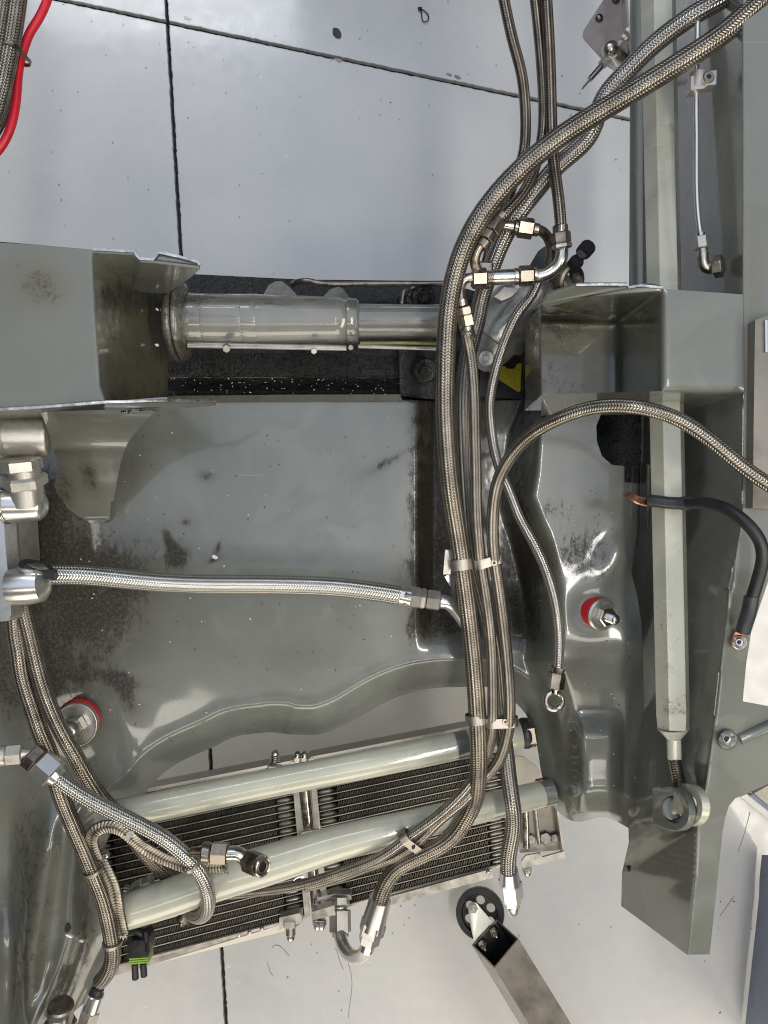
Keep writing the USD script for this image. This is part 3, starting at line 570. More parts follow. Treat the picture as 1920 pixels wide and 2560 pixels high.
for pts in ([(655, 742), (672, 712), (690, 703), (706, 703), (724, 718), (750, 746)], [(800, 752), (824, 724), (846, 716), (858, 722), (876, 748), (886, 770)]):
    rk.part("web", slab([(x, y, zr + .004 - .03 * (750 - y) / 50) for x, y in pts], .02), "cast_grey")
rk.part("cover_bolt", hexa(P(566, 868, zr + .02), P(566, 872, zr + .036), 10 * sc), "stand_grey", label="small square-headed bolt on the housing")
rk.part("cover_bolt", hexa(P(784, 877, zr + .02), P(785, 878, zr + .03), 8 * sc), "stand_grey")
rk.part("cover_bolt", hexa(P(877, 868, zr + .02), P(877, 869, zr + .03), 7 * sc), "stand_grey")
rk.part("oil_line", sweep(PP([(900, 858, zr + .028), (1000, 857, zr + .028), (1098, 859, zr + .028)]), .0022, 10)[0], "olive_film", label="green yellow streak of a thin pipe on the tube")
pp_ = solo("hydraulic_pipe", sweep(spline(PP([(733, 712, .50), (745, 704, .52), (770, 702, .525), (800, 708, .525), (900, 710, .525), (1000, 709, .525), (1130, 708, .525)])), .0036, 16)[0], "dark_steel", "thin dark hydraulic pipe running along above the cast rack tube", "pipe")
ms = Thing("rack_mount", "black oily rack mount with two hex bolts left of the hose bundle", "bracket")
ms.part("plate", slab([(990, 770, .50), (996, 735, .50), (1012, 722, .50), (1080, 720, .50), (1096, 745, .50), (1100, 1000, .47), (1000, 990, .47), (998, 880, .48)], .02), "greasy_black")
for x, y in ((1058, 742), (1064, 926)):
    z = .51
    ms.part("bolt_boss", cyl(P(x - 8, y - 4, z - .03), P(x, y, z + .004), .017), "greasy_black"); ms.part("bolt", hexa(P(x, y, z + .003), P(x + 2, y + 1, z + .015), .0085), "greasy_black")
ms.part("boss_face", cyl(P(1040, 748, .49), P(1042, 750, .512), .016), "greasy_black")
pc = Thing("steering_pinion_housing", "grey cast pinion housing sloping between the hoses and the right box", "steering gear")
zp = .52; A, B = P(1345, 700, zp + .03), P(1185, 905, zp - .02); sp = (H - zp) / F
pc.part("body", sec(A, B, [(0, 44 * sp), (.08, 56 * sp), (.2, 66 * sp), (.55, 78 * sp), (.58, 82 * sp), (.66, 82 * sp), (.68, 70 * sp), (.9, 60 * sp), (1, 40 * sp)], 36), "cast_grey")
pc.part("lug", cyl(P(1213, 898, zp + .0), P(1215, 896, zp + .034), 20 * sp), "cast_grey"); pc.part("lug_bolt", hexa(P(1215, 896, zp + .033), P(1215, 896, zp + .037), 8 * sp), "steel")
pc.part("clamp_ear", slab([(1232, 744, .60), (1262, 716, .60), (1282, 728, .60), (1252, 754, .60)], .012), "cast_grey")
pc.part("mount_block", slab([(1325, 662, .57), (1345, 628, .57), (1362, 615, .57), (1384, 640, .57), (1390, 700, .57), (1340, 735, .57)], .03), "black_plastic")
pc.part("top_eye", ringm(P(1417, 702, .575), (.5, -.35, .8), .017, .0065, squash=1.8), "dark_steel")
pc.part("eye_barrel", sec(P(1370, 745, .555), P(1420, 700, .575), [(0, .016), (.3, .020), (1, .0165)], 24), "cast_grey")
kb = Thing("knurled_cap", "black knurled cap poking out beside the braided hose fittings", "cap")
for a, b, r in (((1428, 672), (1446, 648), 18), ((1446, 648), (1455, 635), 13), ((1455, 635), (1474, 613), 20)):
    A, B = P(*a, .585), P(*b, .60); s_ = .95 / F; n = 40
    v, f = sec(A, B, [(0, r * s_ * .9), (.15, r * s_), (.85, r * s_), (1, r * s_ * .86)], n)
    if r > 14:
        k = (np.arange(len(v) - 2) % n) % 2; ax = (B - A) / np.linalg.norm(B - A); rel = v[:-2] - A; rad = rel - np.outer(rel @ ax, ax); v[:-2] -= rad * (.07 * k)[:, None]
    kb.part("knurl" if r > 14 else "neck", (v, f), "black_plastic", smooth=20)
yl = Thing("warning_sticker", "black and yellow warning sticker low down behind the hoses", "sticker")
yl.part("backing", slab([(1200, 905, .4375), (1312, 895, .4375), (1308, 1000, .4375), (1200, 990, .4375)], .0015), "black_plastic")
yl.part("yellow_print", slab([(1208, 908, .440), (1252, 914, .440), (1263, 916, .440), (1268, 922, .440), (1286, 922, .440), (1292, 910, .440), (1304, 908, .440), (1301, 977, .440), (1296, 980, .440), (1240, 944, .440), (1222, 930, .440)], .0008), "yellow_print")

# ------------------------------------------------------------------ braided hoses
def hose(name, label, pts, zs, r, m, group=None, cat="hose", step=.004):
    t = Thing(name, label, cat, group); c = spline(PP(zz(pts, zs)), step); ms, uv = sweep(c, r, 26); t.part("braid", ms, m, uv=uv); t.c = c; return t
def fitting(t, a, b, items):
    """Turned fitting from photo point a to b (x, y, z): items (name, kind, t0, t1, radius in photo pixels, material)."""
    A, B = P(*a), P(*b); s = (H - (a[2] + b[2]) / 2) / F; L = np.linalg.norm(B - A); first = None
    for nm, kind, t0, t1, r, m in items:
        p0, p1 = A + (B - A) * t0, A + (B - A) * t1
        if np.ndim(r): g = sec(p0, p1, [(0, r[0] * s), (1, r[1] * s)], 28)
        else: g = {"c": lambda: cyl(p0, p1, r * s), "h": lambda: hexa(p0, p1, r * s * 1.1, .3), "t": lambda: thread(p0, p1, r * s, max(4, int((t1 - t0) * L / .0016))), "d": lambda: dome(p0, p1, r * s)}[kind]()
        first = t.part(nm, g, m, smooth=30, parent=first)if first else t.part(nm, g, m, smooth=30)
        first = first if first["parent"] is None else first["parent"]
def pipe(t, pts, zs, r, m, name="elbow"): t.part(name, sweep(spline(PP(zz(pts, zs)), .002), r, 20)[0], m)

hA = hose("braided_hose", "thickest braided steel hose curving from the upper right corner down to the U-bend", [(1990, -70), (1915, -12), (1830, 66), (1740, 131), (1540, 255), (1390, 350), (1273, 452), (1192, 556), (1145, 660), (1120, 787), (1113, 926), (1113, 1041), (1126, 1215), (1140, 1308), (1157, 1424), (1172, 1540), (1186, 1678), (1194, 1800), (1197, 1890), (1195, 1950), (1187, 2000), (1163, 2050), (1118, 2103), (1042, 2143), (991, 2172), (962, 2214), (950, 2254)],
          [.75, .745, .74, .735, .72, .71, .70, .69, .68, .67, .66, .65, .64, .625, .61, .595, .585, .575, .565, .55, .53, .52, .51, .505, .50, .495, .49], .0113, "braid_brown")
fitting(hA, (951, 2246, .49), (916, 2375, .47), [("socket", "c", 0, .55, (27, 31), "aluminium"), ("nut", "h", .42, .66, 30, "aluminium"), ("collar_hex", "h", .66, .84, 25, "aluminium"), ("collar", "c", .84, 1.0, 19, "aluminium")])
pipe(hA, [(916, 2368), (912, 2380), (898, 2392), (878, 2390), (862, 2372), (853, 2350), (851, 2335)], [.47, .44, .41, .38, .355], .0100, "aluminium")
fitting(hA, (851, 2345, .355), (850, 2242, .33), [("collar", "c", 0, .12, 21, "aluminium"), ("hex_nut", "h", .12, .68, 25, "aluminium_satin"), ("washer", "c", .68, .76, 19, "aluminium"), ("port_hex", "h", .78, 1.0, 22, "aluminium_satin")])
hB = hose("braided_hose", "dark braided hose passing beneath the thickest hose and ending in the straight bare fitting", [(1890, -80), (1806, -4), (1743, 32), (1684, 72), (1621, 124), (1558, 188), (1507, 251), (1473, 338), (1401, 409), (1342, 475), (1288, 546), (1246, 625), (1222, 690), (1203, 750), (1193, 800), (1172, 880), (1160, 960), (1158, 1066), (1168, 1260), (1185, 1400), (1215, 1530), (1238, 1664), (1248, 1780), (1262, 1860), (1272, 1944), (1281, 2008), (1285, 2050), (1280, 2092), (1273, 2130), (1272, 2182)],
          [.72, .715, .71, .70, .69, .68, .67, .665, .66, .655, .645, .63, .62, .61, .605, .60, .60, .60, .59, .575, .555, .545, .54, .54, .55, .555, .55, .545, .54, .535], .0105, "braid_steel")
fitting(hB, (1272, 2174, .536), (1284, 2282, .50), [("socket", "c", 0, .28, (22, 27), "aluminium"), ("socket_hex", "h", .22, .62, 27, "aluminium"), ("nut", "h", .63, .76, 21, "aluminium"), ("collar", "c", .76, .84, 19, "aluminium"), ("nose", "d", .84, 1.08, 16, "aluminium")])
hC = hose("braided_hose", "medium braided hose from the bent elbow fitting, running under the lower cream tube", [(1166, 828), (1172, 860), (1178, 897), (1185, 982), (1188, 1108), (1190, 1193), (1191, 1260), (1198, 1369), (1209, 1453), (1219, 1520), (1229, 1622), (1232, 1748), (1231, 1812), (1222, 1870), (1197, 1927), (1147, 1991), (1086, 2046), (1025, 2090), (957, 2139), (873, 2174), (789, 2202), (704, 2221), (620, 2231), (540, 2238), (440, 2240), (360, 2232), (308, 2222)],
          [.665, .655, .65, .645, .64, .635, .63, .62, .605, .60, .59, .585, .58, .565, .55, .54, .535, .53, .525, .51, .495, .48, .47, .46, .455, .46, .465], .0068, "braid_small")
fitting(hC, (1173, 848, .655), (1152, 745, .665), [("sleeve", "c", 0, .30, (19, 17), "old_nickel"), ("hex", "h", .30, .58, 20, "old_nickel"), ("nut", "h", .58, .78, 19, "old_nickel"), ("collar", "c", .80, 1.0, 14, "old_nickel")])
fitting(hC, (335, 2222, .464), (372, 2202, .468), [("end_socket", "c", 0, .7, 15, "aluminium"), ("end_nut", "h", .7, 1.2, 13, "aluminium_satin")])
pipe(hC, [(1154, 750), (1151, 725), (1158, 702), (1175, 694), (1190, 694)], .668, .0056, "old_nickel")
hD = hose("braided_hose", "slim braided hose arching over the right horn from the right picture edge into the bundle", [(1990, 1255), (1920, 1210), (1853, 1163), (1769, 1094), (1684, 1043), (1600, 1019), (1536, 1014), (1473, 1021), (1410, 1041), (1347, 1073), (1296, 1117), (1262, 1165), (1242, 1215), (1232, 1300), (1234, 1377), (1242, 1436), (1253, 1516), (1263, 1601), (1272, 1706), (1274, 1790), (1268, 1840), (1244, 1906), (1203, 1952), (1160, 2000), (1105, 2045), (1063, 2086), (1012, 2128), (957, 2154), (924, 2164), (850, 2192), (760, 2215)],
          [.80, .79, .785, .78, .775, .77, .76, .745, .73, .705, .68, .66, .645, .63, .62, .61, .60, .595, .59, .585, .575, .56, .545, .535, .53, .525, .515, .505, .50, .48, .465], .0074, "braid_small")
hE = hose("braided_hose", "slim braided hose ending in a banjo ring over the right horn", [(1350, 695), (1344, 706), (1330, 737), (1304, 771), (1283, 805), (1262, 855), (1245, 906), (1231, 961), (1224, 1016), (1228, 1075), (1237, 1130), (1252, 1180), (1275, 1235), (1298, 1293), (1330, 1352), (1355, 1403), (1376, 1462), (1389, 1516), (1396, 1571), (1397, 1622), (1394, 1678)],
          [.655, .65, .645, .64, .635, .63, .625, .62, .615, .615, .615, .615, .62, .625, .635, .64, .645, .65, .65, .65, .65], .0060, "braid_small_bright")
fitting(hE, (1396, 1668, .65), (1386, 1735, .65), [("sleeve", "c", 0, .22, (19, 15), "old_nickel"), ("hex", "h", .2, .8, 19, "old_nickel"), ("neck", "c", .8, 1.0, 10, "old_nickel")])
hE.part("banjo_ring", ringm(P(1385, 1752, .65), (.05, .1, 1), 21.5 * .9 / F, 6.5 * .9 / F, squash=1.2), "steel", label="open ring terminal")
hF = hose("braided_hose", "leftmost slim dark braided hose hanging in from the top edge", [(1245, -70), (1260, 0), (1283, 105), (1302, 177), (1312, 253), (1314, 321), (1309, 380), (1290, 440), (1262, 520), (1235, 590), (1215, 660)], [.69, .685, .68, .675, .67, .665, .66, .64, .62, .60, .59], .0062, "braid_dark")
hG = hose("braided_hose", "middle slim braided hose from the top edge ending in the slanted dark fitting", [(1328, -70), (1338, 0), (1349, 105), (1357, 211), (1359, 295), (1354, 350), (1340, 410), (1318, 465), (1290, 505), (1262, 535), (1252, 548)], [.68, .675, .67, .668, .666, .664, .662, .668, .675, .68, .68], .0062, "braid_dark")
fitting(hG, (1256, 533, .68), (1203, 617, .68), [("sleeve", "c", 0, .2, 17, "dark_steel"), ("hex", "h", .18, .55, 21, "dark_steel"), ("nut", "h", .56, .8, 19, "dark_steel"), ("collar", "c", .82, 1.02, 18, "dark_steel")])
pipe(hG, [(1206, 608), (1195, 625), (1187, 648), (1190, 668), (1203, 683)], [.68, .678, .675, .67, .665], .0058, "dark_steel")
hH = hose("braided_hose", "rightmost slim braided hose from the top edge ending in the bright elbow", [(1362, -70), (1366, 0), (1372, 105), (1376, 211), (1379, 321), (1382, 380), (1389, 443), (1397, 506), (1402, 572)], [.685, .683, .68, .678, .676, .676, .678, .68, .68], .0066, "braid_dark")
fitting(hH, (1400, 562, .68), (1405, 622, .675), [("sleeve", "c", 0, .4, 19, "dark_steel"), ("hex", "h", .3, .78, 22, "dark_steel"), ("nut", "h", .78, 1.0, 23, "steel")])
pipe(hH, [(1404, 615), (1405, 635), (1400, 655), (1387, 672), (1366, 686), (1340, 692), (1325, 693)], [.675, .675, .675, .672, .67, .668, .668], .0070, "steel")
mf = Thing("hose_manifold", "old nickel plated tee piece joining the bent hose fittings", "manifold")
fitting(mf, (1180, 697, .668), (1346, 688, .668), [("block", "h", 0, .22, 23, "dark_steel"), ("screw_thread", "t", .22, .32, 19, "steel"), ("body", "c", .31, .64, 19, "steel"), ("collar", "c", .62, .70, 21, "steel"), ("hex_nut", "h", .70, .92, 23, "dark_steel"), ("end_ring", "c", .92, .98, 19, "steel"), ("end_lip", "c", .985, 1.03, 15, "steel")])
fitting(mf, (1256, 562, .655), (1352, 576, .655), [("shaft", "c", 0, .3, 12, "steel"), ("ring", "c", .3, .42, 19, "dark_steel"), ("hex_nut", "h", .40, .80, 23, "dark_steel"), ("collar", "c", .8, .95, 16, "dark_steel")])
pipe(mf, [(1342, 574), (1362, 584), (1374, 604), (1378, 630), (1374, 655)], [.655, .65, .64, .62, .60], .0060, "dark_steel")
mf.part("block", boxm(P(1205, 688, .655), (.012, .014, .010), [[.98, -.05, 0], [.05, .98, 0], [0, 0, 1]]), "dark_steel")
mf.part("bracket_foot", slab([(1236, 742, .63), (1262, 718, .63), (1300, 722, .63), (1278, 742, .63), (1255, 752, .63)], .012), "aluminium_satin")

def clip(name, label, a, b, along, ra, w, screw=None):
    t = Thing(name, label, "hose clamp", None); t.part("strap", band(P(*a), P(*b), along, ra, w), "clamp_steel")
    if screw:
        c = P(*screw); al = np.array([0, 0, 1.0]); t.part("screw", cyl(c - al * .001, c + al * .0022, .0040), "dark_steel"); t.part("socket", cyl(c + al * .0018, c + al * .0026, .0019, sides=6), "joint_black")
    return t
d1 = P(1172, 1540, .6) - P(1140, 1308, .6)
c1 = clip("hose_clamp", "stained steel clamp round the thickest hose at mid bundle", (1153, 1411, .612), (1154, 1411, .612), d1, .0122, .013)
c1.part("tab", slab([(1113, 1374, .60), (1130, 1376, .60), (1126, 1436, .60), (1108, 1436, .60)], .004), "clamp_steel")
clip("hose_clamp", "slanted steel strap with screw holding two slim hoses at mid bundle", (1203, 1410, .612), (1239, 1398, .612), d1, .0088, .011, (1235, 1407, .6215))
clip("hose_clamp", "steel clamp round the thickest hose where it leaves the frame opening", (1190, 1796, .574), (1191, 1796, .574), d1, .0122, .012)
clip("hose_clamp", "level steel strap with screw holding two slim hoses above the upper cream tube", (1232, 1805, .578), (1275, 1803, .578), np.array([.06, -1, 0.]), .0090, .012, (1263, 1804, .5875))
c3 = clip("hose_clamp", "loose aluminium strap round the two hoses crossing the lower cream tube", (1014, 2092, .532), (1040, 2112, .522), P(957, 2139, .52) - P(1086, 2046, .53), .0092, .011)
c3.part("strap_hole", blob(1034, 2118, 4, 6, .5, .538, .003, 12, 0), "joint_black")

ho = hose("braided_hose", "bright clean braided hose running level across the pan", [(70, 1432), (118, 1436), (200, 1438), (295, 1446), (420, 1457), (550, 1461), (640, 1461), (750, 1463), (870, 1470), (992, 1487), (1004, 1489)], [.62, .62, .615, .605, .595, .59, .588, .585, .582, .58, .58], .0122, "braid_bright", step=.003)
fitting(ho, (990, 1487, .58), (1110, 1504, .58), [("socket", "c", 0, .30, (23, 27), "aluminium"), ("socket_hex", "h", .16, .5, 26, "aluminium"), ("collar_hex", "h", .5, .62, 25, "aluminium_satin"), ("nut", "h", .64, .92, 24, "aluminium"), ("collar", "c", .92, 1.02, 18, "aluminium")])
pipe(ho, [(1106, 1503), (1122, 1508), (1138, 1523), (1155, 1545), (1172, 1568)], [.58, .578, .57, .56, .55], .0088, "aluminium")
ho.part("bracket", slab([(1122, 1436, .565), (1136, 1440, .565), (1140, 1500, .56), (1130, 1512, .56), (1128, 1470, .565), (1112, 1442, .565)], .003), "aluminium")

h1 = hose("braided_hose", "outer of two brown braided hoses coming down from the aluminium block at left", [(30, 1490), (36, 1540), (40, 1590), (47, 1630), (55, 1685), (80, 1770), (105, 1841), (122, 1881), (139, 1944), (156, 1999), (186, 2071), (215, 2138), (236, 2189), (259, 2252), (274, 2316), (281, 2358), (282, 2392), (272, 2425), (252, 2452)], [.60, .60, .60, .60, .595, .59, .585, .58, .575, .57, .565, .56, .555, .55, .545, .54, .535, .525, .51], .0106, "braid_brown")
h2 = hose("braided_hose", "inner of two brown braided hoses passing below the bright one toward the cooler", [(52, 1490), (60, 1530), (78, 1605), (101, 1698), (131, 1782), (165, 1850), (190, 1892), (203, 1915), (236, 1970), (270, 2012), (304, 2050), (338, 2102), (380, 2151), (414, 2185), (440, 2215)], [.60, .60, .60, .595, .59, .585, .58, .578, .565, .55, .535, .52, .505, .49, .46], .0100, "braid_brown")
h3 = hose("braided_hose", "bright braided hose from the big aluminium fitting, hooking round the lower cream tube", [(128, 1930), (139, 1941), (181, 1972), (232, 2003), (295, 2035), (359, 2067), (413, 2098), (460, 2136), (494, 2172), (515, 2214), (521, 2257), (513, 2283), (496, 2292), (478, 2284), (468, 2272)], [.625, .625, .62, .615, .61, .605, .60, .595, .59, .58, .56, .535, .51, .49, .47], .0094, "braid_bright", step=.003)
fitting(h3, (70, 1880, .625), (147, 1946, .625), [("nut", "h", .06, .34, 31, "dark_steel"), ("socket_hex", "h", .36, .86, 34, "aluminium"), ("socket", "c", .80, 1.0, (29, 23), "aluminium")])
fitting(h3, (-4, 1890, .635), (92, 1882, .625), [("open_nut", "c", 0, .22, 25, "aluminium_satin"), ("hex", "h", .2, .62, 24, "aluminium_satin"), ("cone", "c", .62, .95, (15, 9), "aluminium_satin")])
h3.part("open_bore", cyl(P(-7, 1889, .635), P(-4.5, 1889, .635), 19 * .92 / F), "greasy_black")
for lb, a, al, rr in (("thin silver band round the outer brown hose beside the left horn", (232, 2178, .557), P(259, 2252, .55) - P(215, 2138, .56), .0116), ("thin silver band round the outer brown hose near its lower end", (281, 2356, .540), P(282, 2392, .535) - P(274, 2316, .545), .0116), ("thin silver band round the bright hose where it bends down", (478, 2163, .593), P(515, 2214, .58) - P(460, 2136, .595), .0104)):
    clip("band_clamp", lb, a, (a[0] + 1, a[1], a[2]), al, rr, .0042)
st = Thing("earth_strap", "frayed woven metal strap looping beside the brown hoses over the cooler", "strap")
for pts, zs in ((r4((210, 330), (175, 240), (165, 150), (200, 90), (280, 55), (370, 65), (450, 110), (520, 170), (600, 230), (720, 300), (850, 355), (960, 390), (1080, 395), (1180, 390), (1275, 385)), [.555, .56, .565, .57, .57, .57, .565, .56, .55, .545, .54, .54, .54, .535, .53]),
                (r4((225, 300), (270, 390), (310, 470), (345, 560), (365, 660), (380, 760), (400, 860), (425, 960)), [.55, .552, .552, .55, .55, .545, .54, .54])):
    ms_, uv = ribbon(spline(PP(zz(pts, zs)), .003), .0175, .005); st.part("strap", ms_, "braid_strap", uv=uv)
fr = [sweep(PP([(x0, y0, .535), (x0 + rng.uniform(2, 9), y0 + rng.uniform(-3, 6), .535 + rng.uniform(0, .006))]), .0005, 5)[0] for x0, y0 in zip(rng.uniform(555, 563, 26), rng.uniform(2156, 2180, 26))]
fr += [sweep(PP([(x0, y0, .54), (x0 + rng.uniform(-3, 6), y0 + rng.uniform(2, 9), .54 + rng.uniform(0, .006))]), .0005, 5)[0] for x0, y0 in zip(rng.uniform(300, 316, 26), rng.uniform(2336, 2342, 26))]
st.part("frayed_ends", join(*fr), "steel", kind="stuff")
sq = Thing("strap_clip", "folded aluminium clip gripping the woven strap", "clip"); sq.part("plate", slab([(x, y, .577) for x, y in r4((412, 140), (465, 175), (515, 100), (480, 85), (450, 130))], .006), "aluminium")
sb = Thing("small_bolt", "small bright bolt end beside the woven strap", "bolt"); sb.part("head", dome(P(262, 2135, .55), P(270, 2140, .56), .005), "steel"); sb.part("shank", cyl(P(258, 2132, .545), P(262, 2135, .55), .0034), "dark_steel")

ft = Thing("elbow_fitting", "dark swivel elbow fitting with an open threaded nut resting over the lower cream tube", "fitting")
fitting(ft, (*r4((985, 262))[0], .60), (*r4((1300, 278))[0], .60), [("screw_thread", "t", 0, .34, 13, "dark_steel"), ("collar", "c", .3, .54, 25, "dark_steel"), ("hex", "h", .54, .98, 25, "dark_steel")])
pipe(ft, r4((1285, 280), (1340, 275), (1390, 285), (1430, 320), (1470, 350)), .60, .0088, "steel")
A, B = P(*r4((1455, 335))[0], .60), P(*r4((1570, 385))[0], .617); ft.part("nut", hexa(A, B, .0138, .2), "dark_steel", smooth=30)
ax = (B - A) / np.linalg.norm(B - A); ft.part("nut_lip", ringm(B, ax, .0108, .0022, squash=2), "steel"); ft.part("nut_bore", cyl(B - ax * .004, B + ax * .0002, .0090, sides=24), "joint_black")
for k in range(4): ft.part("thread_ring", ringm(B + ax * (.0004 + .0006 * k), ax, .0094 - .0010 * k, .0005), "dark_steel")
ct = Thing("cable_connector", "black two-pin plug with green seal hanging at the cooler's lower left", "connector")
zc = .50
ct.part("body", slab([(x, y, zc) for x, y in r4((455, 985), (480, 970), (530, 985), (555, 985), (600, 960), (635, 985), (645, 1090), (630, 1140), (480, 1150), (460, 1100))], .026), "black_plastic")
ct.part("latch", slab([(x, y, zc + .008) for x, y in r4((490, 1000), (600, 1000), (605, 1120), (495, 1125))], .009), "black_plastic")
ct.part("horn", sec(P(*r4((610, 990))[0], zc), P(*r4((605, 925))[0], zc + .004), [(0, .006), (.6, .004), (1, .002)], 10), "black_plastic")
for k, dy in enumerate((0, 22, 42)): ct.part("green_seal", slab([(x, y + dy / 3.318 * .9, zc - .001) for x, y in r4((472, 1150), (635, 1135), (635, 1148), (472, 1164))], .022), "green_seal")
for a, b in (((520, 1190), (527, 1318)), ((590, 1185), (598, 1295))): ct.part("pin_sleeve", cyl(P(*r4(a)[0], zc - .012), P(*r4(b)[0], zc - .014), .0046), "black_rubber")
ct.part("lead", sweep(spline(PP(zz(r4((435, 950), (490, 935), (550, 935), (580, 955), (560, 985), (520, 990)), zc - .004))), .0046, 12)[0], "black_rubber")

rc = Thing("cable", "red insulated cable curving in at the top left corner", "cable"); rc.part("insulation", sweep(spline(PP(zz([(128, -40), (118, 0), (97, 46), (76, 80), (63, 112), (48, 169), (42, 236), (32, 300), (18, 340), (0, 370), (-40, 410)], .66))), .0050, 18)[0], "red_cable")
rc2 = Thing("cable", "grey cable just showing between the red cable and the thick corner hose", "cable"); rc2.part("insulation", sweep(spline(PP(zz([(40, 130), (30, 240), (14, 290), (-10, 335)], .62))), .0046, 14)[0], "heat_shrink")
hose("braided_hose", "tan braided hose nearer the red cable in the top left corner", [(52, -60), (44, 0), (34, 70), (20, 150), (4, 230), (-20, 310)], .68, .0100, "braid_brown")
hose("braided_hose", "tan braided hose cut by the left edge in the top left corner", [(16, -60), (10, 0), (-2, 80), (-20, 180), (-40, 240)], .685, .0095, "braid_brown")
ctie = Thing("cable_tie", "clear brown cable tie strapping the corner hose to the red cable", "cable tie"); ctie.part("loop", band(P(28, 120, .68), P(50, 148, .668), np.array([.2, 1, 0]), .0108, .004), "dark_steel")

# battery cable
bc = Thing("battery_cable", "thick black cable bent in a hook between two copper lugs at right", "cable")
cs = zz(q(9, [(1170, 137), (1240, 136), (1300, 140), (1420, 175), (1530, 255), (1605, 350), (1628, 450), (1605, 570), (1568, 690), (1560, 720)]), [.72, .735, .745, .765, .78, .785, .785, .78, .775, .775])
bc.part("insulation", sweep(spline(PP(cs)), .0064, 22)[0], "black_rubber")
bc.part("heat_shrink", sweep(spline(PP(zz(q(9, [(955, 125), (1000, 126), (1060, 134), (1120, 138), (1192, 138)]), [.70, .705, .71, .715, .722]))), np.r_[np.linspace(.0068, .0068, 8), .0078 * np.ones(200)][:len(spline(PP(zz(q(9, [(955, 125), (1000, 126), (1060, 134), (1120, 138), (1192, 138)]), [.70, .705, .71, .715, .722]))))], 22)[0], "heat_shrink")
bc.part("heat_shrink", sweep(spline(PP(zz(q(9, [(1562, 690), (1555, 740), (1540, 800), (1524, 850), (1512, 895)]), [.776, .775, .772, .768, .764]))), .0074, 22)[0], "heat_shrink")
bc.part("bare_lug", ribbon(spline(PP(zz(q(9, [(818, 84), (845, 98), (880, 115), (920, 128), (960, 132)]), [.690, .695, .70, .70, .70]))), .011, .0026, up=(.2, .5, 1))[0], "copper")
bc.part("lug", slab(zz(q(9, [(1466, 900), (1528, 890), (1512, 945), (1506, 985), (1480, 1004), (1450, 992), (1444, 960)]), .757), .003), "copper")
bt = Thing("button_bolt", "round stainless bolt through the copper lug on the right rail", "bolt", None)
A, B = P(*q(9, [(1490, 962)])[0], .757), P(*q(9, [(1490, 962)])[0], .772); bt.part("washer", cyl(A, A + [0, 0, .003], .0078), "steel"); bt.part("head", sec(A, B, [(.15, .0068), (.5, .0062), (.9, .0042), (1, .0034)], 28), "aluminium"); bt.part("hex_socket", cyl(B - [0, 0, .001], B + [0, 0, .0006], .0024, sides=6), "joint_black")
bt = Thing("button_bolt", "round stainless bolt on the rail where the side arm joins", "bolt", None)
A, B = P(1818, 1848, .752), P(1818, 1848, .772); bt.part("washer", cyl(A, A + [0, 0, .002], .0105), "frame_paint"); bt.part("head", sec(A, B, [(.1, .0080), (.5, .0074), (.9, .0046), (1, .0036)], 28), "aluminium"); bt.part("hex_socket", cyl(B - [0, 0, .001], B + [0, 0, .0006], .0034, sides=6), "joint_black")

# bushed studs
sr = Thing("mounting_stud", "red rubber bushing with washer and plain nut on the right horn", "mounting")
A = P(1468, 1522, .572); e = np.array([.36, -.12, 1.0]); e /= np.linalg.norm(e)
sr.part("bushing", cyl(A, A + e * .030, .0195), "red_rubber"); sr.part("washer", cyl(A + e * .030, A + e * .0345, .0205), "aluminium_satin"); sr.part("nut", hexa(A + e * .0345, A + e * .045, .0125), "steel"); sr.part("stud", thread(A + e * .045, A + e * .059, .0064, 8), "steel"); sr.part("stud_nose", dome(A + e * .057, A + e * .062, .0056), "steel")
e = np.array([0, 0, 1.0])
sl = Thing("mounting_stud", "red rubber bushing with broad washer and domed nut on the left horn", "mounting")
A = P(202, 1796, .512); sl.part("bushing", cyl(A, A + e * .015, .0288), "red_rubber"); A2 = A + [0.001, -.0035, .015]
sl.part("washer", cyl(A2, A2 + e * .004, .0300), "aluminium_satin"); sl.part("washer_rim", ringm(A2 + e * .004, e, .0275, .0016), "aluminium_satin"); sl.part("nut", hexa(A2 + [.001, -.001, .004], A2 + [.001, -.002, .020], .0155), "steel"); sl.part("dome", dome(A2 + [.001, -.002, .019], A2 + [.001, -.004, .034], .0125), "steel")

# adjuster rod in the right channel
rd = Thing("tie_rod", "long cream hexagonal tie rod lying in the right channel", "tie rod")
zd = .70;  top, bot = P(1640, -260, .60), P(1683, 1822, zd)
ax = (bot - top) / np.linalg.norm(bot - top); n = np.cross(ax, [0, 0, 1.0]); n /= np.linalg.norm(n)
def rdirt(x, y, z): return .30 + .22 * gs(x, y, 1650, 420, 40, 90) + .25 * gs(x, y, 1690, 1750, 30, 90) + .18 * gs(x, y, 1675, 1450, 40, 140)
rm_, rdd = toflat(sub(sec(top, bot, [(0, .0216), (.985, .0184), (1, .0170)], 6, math.radians(3)), .03), rdirt)
rd.part("rod", rm_, "cream_paint", dirt=rdd)
sd = (H - zd) / F
rd.part("shoulder", sec(P(1683, 1820, zd), P(1685, 1848, zd), [(0, .0178), (1, 17 * sd)], 24), "cream_paint")
rd.part("neck", cyl(P(1684.5, 1842, zd), P(1686, 1897, zd), 17.5 * sd, .05), "cream_paint")
rd.part("screw_thread", thread(P(1686, 1896, zd), P(1704, 1988, zd + .02), 16.5 * sd, 15), "dark_steel")
cv = Thing("clevis_bracket", "pair of grey pierced lugs holding the threaded end of the tie rod", "bracket")
